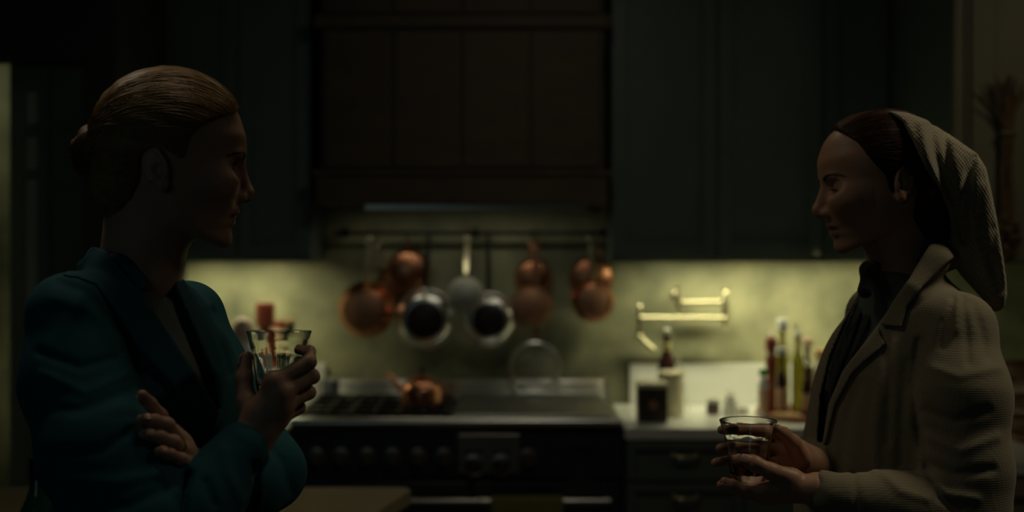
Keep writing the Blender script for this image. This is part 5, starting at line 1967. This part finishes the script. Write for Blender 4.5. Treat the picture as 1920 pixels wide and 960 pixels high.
SC1 = [(1618, 512), (1637, 512), (1630, 545), (1612, 600), (1592, 655), (1572, 705), (1560, 742), (1546, 730), (1553, 690), (1572, 640), (1592, 590), (1608, 545)]
SC2 = [(1622, 520), (1646, 520), (1646, 560), (1632, 600), (1610, 650), (1588, 700), (1574, 735), (1566, 728), (1584, 680), (1606, 625), (1622, 575)]
for pl_, of in ((SC1, .010), (SC2, .006)):
    v_, q_ = nets(ends2(pl_, of), (.42, 1.90, 1.34), (.70, 2.36, 1.60), .0028)
    np_mesh('scarf_end', v_, q_, M['tie'], kn, 'hanging scarf end')
fr = []
for i in range(60):
    t = g_.uniform(0, 1)
    x, y = 1606 - 48 * t + g_.normal(0, 1), 560 + 130 * t
    Yd = hit(coat2_raw, x + 10, y, 1.95, 2.35) or 2.1
    b0 = V3(at(x + 6, y, 2.085))
    e0 = V3(at(x - g_.uniform(8, 20), y + g_.uniform(8, 26), 2.085 + g_.normal(0, .01)))
    tt = np.linspace(0, 1, 8)[:, None]
    fr.append((1 - tt) * b0 + tt * e0 + np.array([0, 0, -.004]) * np.sin(tt * PI))
strands('fringe', np.array(fr), .0005, M['tie'], kn)['kind'] = 'stuff'

# hands round the glass
G2 = at(1403, 903, 1.945)
Q = lambda x, y, d: V3(at(x, y, d))
k1 = hand_make(Q(1532, 918, 1.912), [
    [Q(1432, 922, 1.918), Q(1398, 917, 1.918), Q(1373, 909, 1.920), Q(1358, 903, 1.922)],
    [Q(1434, 926, 1.940), Q(1396, 922, 1.942), Q(1368, 914, 1.944), Q(1352, 909, 1.946)],
    [Q(1438, 929, 1.960), Q(1402, 925, 1.964), Q(1376, 917, 1.966), Q(1361, 912, 1.968)],
    [Q(1444, 930, 1.978), Q(1414, 926, 1.984), Q(1394, 919, 1.986), Q(1382, 914, 1.988)]],
    [Q(1484, 897, 1.910), Q(1446, 884, 1.902), Q(1415, 869, 1.903), Q(1394, 861, 1.907)])
k1['palm'] += [Rc(Q(1532, 918, 1.912), TC, .0235, .027), Rc(Q(1480, 906, 1.925), Q(1460, 914, 1.945), .021, .019)]
k2 = hand_make(Q(1524, 872, 2.030), [
    [Q(1468, 818, 2.005), Q(1432, 806, 2.010), Q(1386, 803, 2.000), Q(1353, 806, 1.972)],
    [Q(1472, 842, 2.005), Q(1432, 836, 2.012), Q(1384, 835, 2.002), Q(1350, 841, 1.968)],
    [Q(1476, 866, 2.005), Q(1434, 862, 2.012), Q(1380, 861, 2.002), Q(1341, 868, 1.966)],
    [Q(1482, 888, 2.005), Q(1444, 886, 2.010), Q(1404, 884, 2.004), Q(1376, 886, 1.986)]],
    [Q(1502, 858, 1.995), Q(1486, 830, 1.972), Q(1468, 814, 1.952), Q(1458, 806, 1.930)])
k2['palm'] += [Rc(Q(1524, 872, 2.030), TCb, .0235, .026)]
parts = [nets(skin_head2, F2.o + (-.17, -.15, -.26), F2.o + (.17, .15, .16), .0018)]
for H in (k1, k2):
    allp = H['palm'] + sum(H['fingers'], []) + H['thumb']
    lo_, hi_ = box_of(allp, .01)
    parts.append(nets(lambda p, H=H: hand_sdf(p, H), lo_, hi_, .0018))
legs2 = []
hip2 = mid2
for sgn in (-1, 1):
    hp = np.array([hip2[0], hip2[1], .88]) + lat2 * .085 * sgn
    kn_, an = hp * (1, 1, 0) + fl(-.02, 0, .48), hp * (1, 1, 0) + fl(0, 0, .09)
    legs2 += chain([hp, kn_, an], [.078, .054, .036]) + [Rc(an - (0, 0, .05), an + fw2 * .14 - (0, 0, .06), .034, .026)]
inner2 = [El(c2(.015, 1.36), (.105, .130, .150), R2), El(c2(.01, 1.16), (.105, .125, .22), R2), El(c2(0, .93), (.115, .165, .17), R2), Rc(V3(T1), nb2 - (0, 0, .06), .036, .045), Rc(T2, nb2 - (0, 0, .06), .036, .045)] + chain([T1, T1m, T1l, TE], [.036, .044, .040, .038]) + chain([TE, TC], [.036, .024]) + chain([T2, TEb], [.036, .036]) + chain([TEb, TCb], [.034, .022])
parts.append(nets(lambda p: union(p, inner2 + legs2, .03), (.36, 1.78, .005), (.90, 2.42, 1.60), .009))
bv, bq = join_np(parts)
body2 = np_mesh('body', bv, bq, M['skin2'], pr2)
nails(k1, pr2, {4: (-.1, -.9, .35), 0: (-.2, -.6, -.8)}, M['nail'])
nails(k2, pr2, {0: (-.5, .9, .2), 1: (-.5, .9, .2), 2: (-.5, .9, .2)}, M['nail'])
lips(body2, bv, bq, F2, M['lip2'])
eyes(F2, pr2, -.34, .0039)
brow_look[2] = .0065
brows(F2, skin_head2, pr2, M['brow'], [(.084, .0125, .0020), (.080, .020, .0058), (.075, .029, .0098), (.067, .040, .0105), (.058, .049, .0065)], 170, .00046, 4)
lashes(F2, pr2, M['brow'], -.34, .55, 8, .0039)

# dark hair under the headscarf
fx = lambda px, sh=0: -(px - 1637 - sh) / 1174 / .966 / F2.k


def hl(px, py, sh):
    """a traced pixel as (f, w) of the tilted head"""
    h_, v_ = -(px - 1637 - sh) / 1174 / .966, -(py - 332) / 1174
    return ((h_ * math.cos(pt) - v_ * math.sin(pt)) / F2.k, (h_ * math.sin(pt) + v_ * math.cos(pt)) / F2.k)


hl2 = [hl(1577, 258, 0), hl(1566, 246, 0), hl(1572, 160, 0), hl(1840, 160, 0), hl(1850, 420, 0), hl(1800, 475, 16), hl(1770, 470, 16), hl(1738, 462, 16), hl(1718, 440, 16), hl(1710, 400, 18), hl(1716, 366, 20),
       hl(1716, 322, 22), hl(1702, 304, 22), hl(1684, 304, 20), hl(1676, 350, 18), hl(1668, 366, 18), hl(1660, 356, 18), hl(1652, 332, 16), hl(1636, 315, 16), hl(1618, 296, 13), hl(1598, 272, 6)]


def hair2(p):
    q = F2.to(p)
    d = El((-.0085, 0, .0300), (.0950, .0770, .0720))(q)
    d = smin(d, head_sdf(q, base=True, top=.0690, back=.0065) - .0030, .008)
    d = smin(d, El((-.060, 0, -.018), (.044, .058, .064))(q), .03)
    d = smin(d, Rc((-.064, 0, -.040), (-.074, 0, -.080), .048, .040)(q), .03)
    a = np.abs(q[:, 1])
    sw = np.sin(280 * (q[:, 2] * .7 + a * .4 + q[:, 0] * .3)) * .5 + np.sin(460 * (q[:, 2] * .6 + a * .3 + q[:, 0] * .4) + 1.3) * .5
    d = d - sw * .0006
    v = poly_sd(np.stack([q[:, 0], q[:, 2]], 1), hl2)
    return smax(d, v, .004) * F2.k


hv, hq = nets(hair2, F2.o + (-.13, -.12, -.16), F2.o + (.17, .12, .15), .0023)
hr2 = np_mesh('hair', hv, hq, M['brown'], pr2, 'dark red-brown hair under the headscarf')
st, en = [], []
HL2 = [hl(1606, 222, 0), hl(1585, 232, 0), hl2[1], hl2[0], hl2[20], hl2[19], hl2[18], hl2[17], hl2[13], hl2[12], hl2[11], hl2[10]]
for sgn, cnt in ((1, 1500), (-1, 400)):
    s_, u_ = hairline(F2, hair2, HL2, cnt, sgn, .06)
    st.append(s_)
    m_ = len(s_)
    en.append(np.stack([np.full(m_, -.086), sgn * .028 * g_.uniform(0, 1, m_), .045 - .100 * u_ + g_.normal(0, .008, m_)], 1))
s_, u_ = hairline(F2, hair2, hl2[10:6:-1], 420, 1, .02)
st.append(s_)
m_ = len(s_)
en.append(np.stack([np.full(m_, -.092), .028 * g_.uniform(0, 1, m_), -.045 - .040 * u_ + g_.normal(0, .008, m_)], 1))
st, en = np.concatenate(st), np.concatenate(en)
strands('hair_strands', comb(F2, hair2, st, en, 14), .00055, M['brown_strand'], hr2)

# the headscarf: hood over the back of the head, falling in folds to a point behind the shoulder
SIL = [(1655, 207), (1698, 210), (1742, 226), (1792, 260), (1832, 288), (1849, 315), (1859, 360), (1869, 410), (1879, 470), (1887, 525), (1888, 552), (1883, 575), (1874, 596), (1860, 590), (1838, 556), (1808, 524), (1786, 496), (1778, 462), (1780, 430),
       (1779, 402), (1766, 369), (1739, 324), (1717, 275), (1694, 230), (1672, 213)]
ksf = [([(1744, 236), (1752, 290), (1770, 338), (1792, 382), (1796, 430)], -.006, 9), ([(1728, 232), (1738, 285), (1756, 335), (1776, 378)], .006, 10), ([(1829, 296), (1817, 322), (1811, 358), (1804, 395), (1806, 450)], -.012, 8),
       ([(1836, 300), (1830, 330), (1826, 380), (1826, 440), (1846, 510)], .006, 12), ([(1790, 268), (1790, 310), (1796, 350)], .004, 14), ([(1866, 430), (1860, 480), (1872, 540)], -.004, 9), ([(1845, 350), (1850, 420), (1862, 480)], .003, 10),
       ([(1770, 250), (1776, 300), (1788, 340)], -.004, 8)]


def kerchief(p):
    q = F2.to(p)
    d = El((-.0160, 0, .0300), (.1010, .0930, .0800))(q) * F2.k
    d = union(p, [El(at(1795, 345, 2.11), (.058, .075, .070)), Rc(at(1800, 330, 2.11), at(1836, 440, 2.12), .062, .060), Rc(at(1836, 440, 2.12), at(1862, 545, 2.12), .058, .034)], .05, d)
    x = pix(p)
    d = d - folds(x, ksf)
    # ribs of the weave at the scale one can see
    v = poly_sd(x, SIL) / 1170
    d = smax(d, v, .008)
    # open underneath: the hood is a sheet, hollow towards the hair and the nape
    return d


kv, kq = nets(kerchief, (.55, 1.95, 1.45), (.88, 2.27, 1.86), .0026)
np_mesh('headscarf', kv, kq, M['scarf'], pr2, 'grey-beige waffle headscarf falling to a point behind')

for sgn in (-1, 1):
    an = hip2 * (1, 1, 0) + lat2 * .085 * sgn
    shp2 = [Rc(an + fl(0, 0, .055) - fw2 * .02, an + fl(0, 0, .034) + fw2 * .15, .042, .030)]
    sv_, sq_ = nets(lambda p: smax(union(p, shp2, .01), .002 - p[:, 2], .004), an - (.25, .25, .002), an + (.25, .25, .12), .006)
    np_mesh('shoe', sv_, sq_, M['shoe'], pr2, 'plain black shoe')

tumbler('faceted tumbler with dark drink held low between the hands of the woman in beige', G2, (0, 0, 0), .024, M['whisky_dark'], H=.0905, R=.0425)
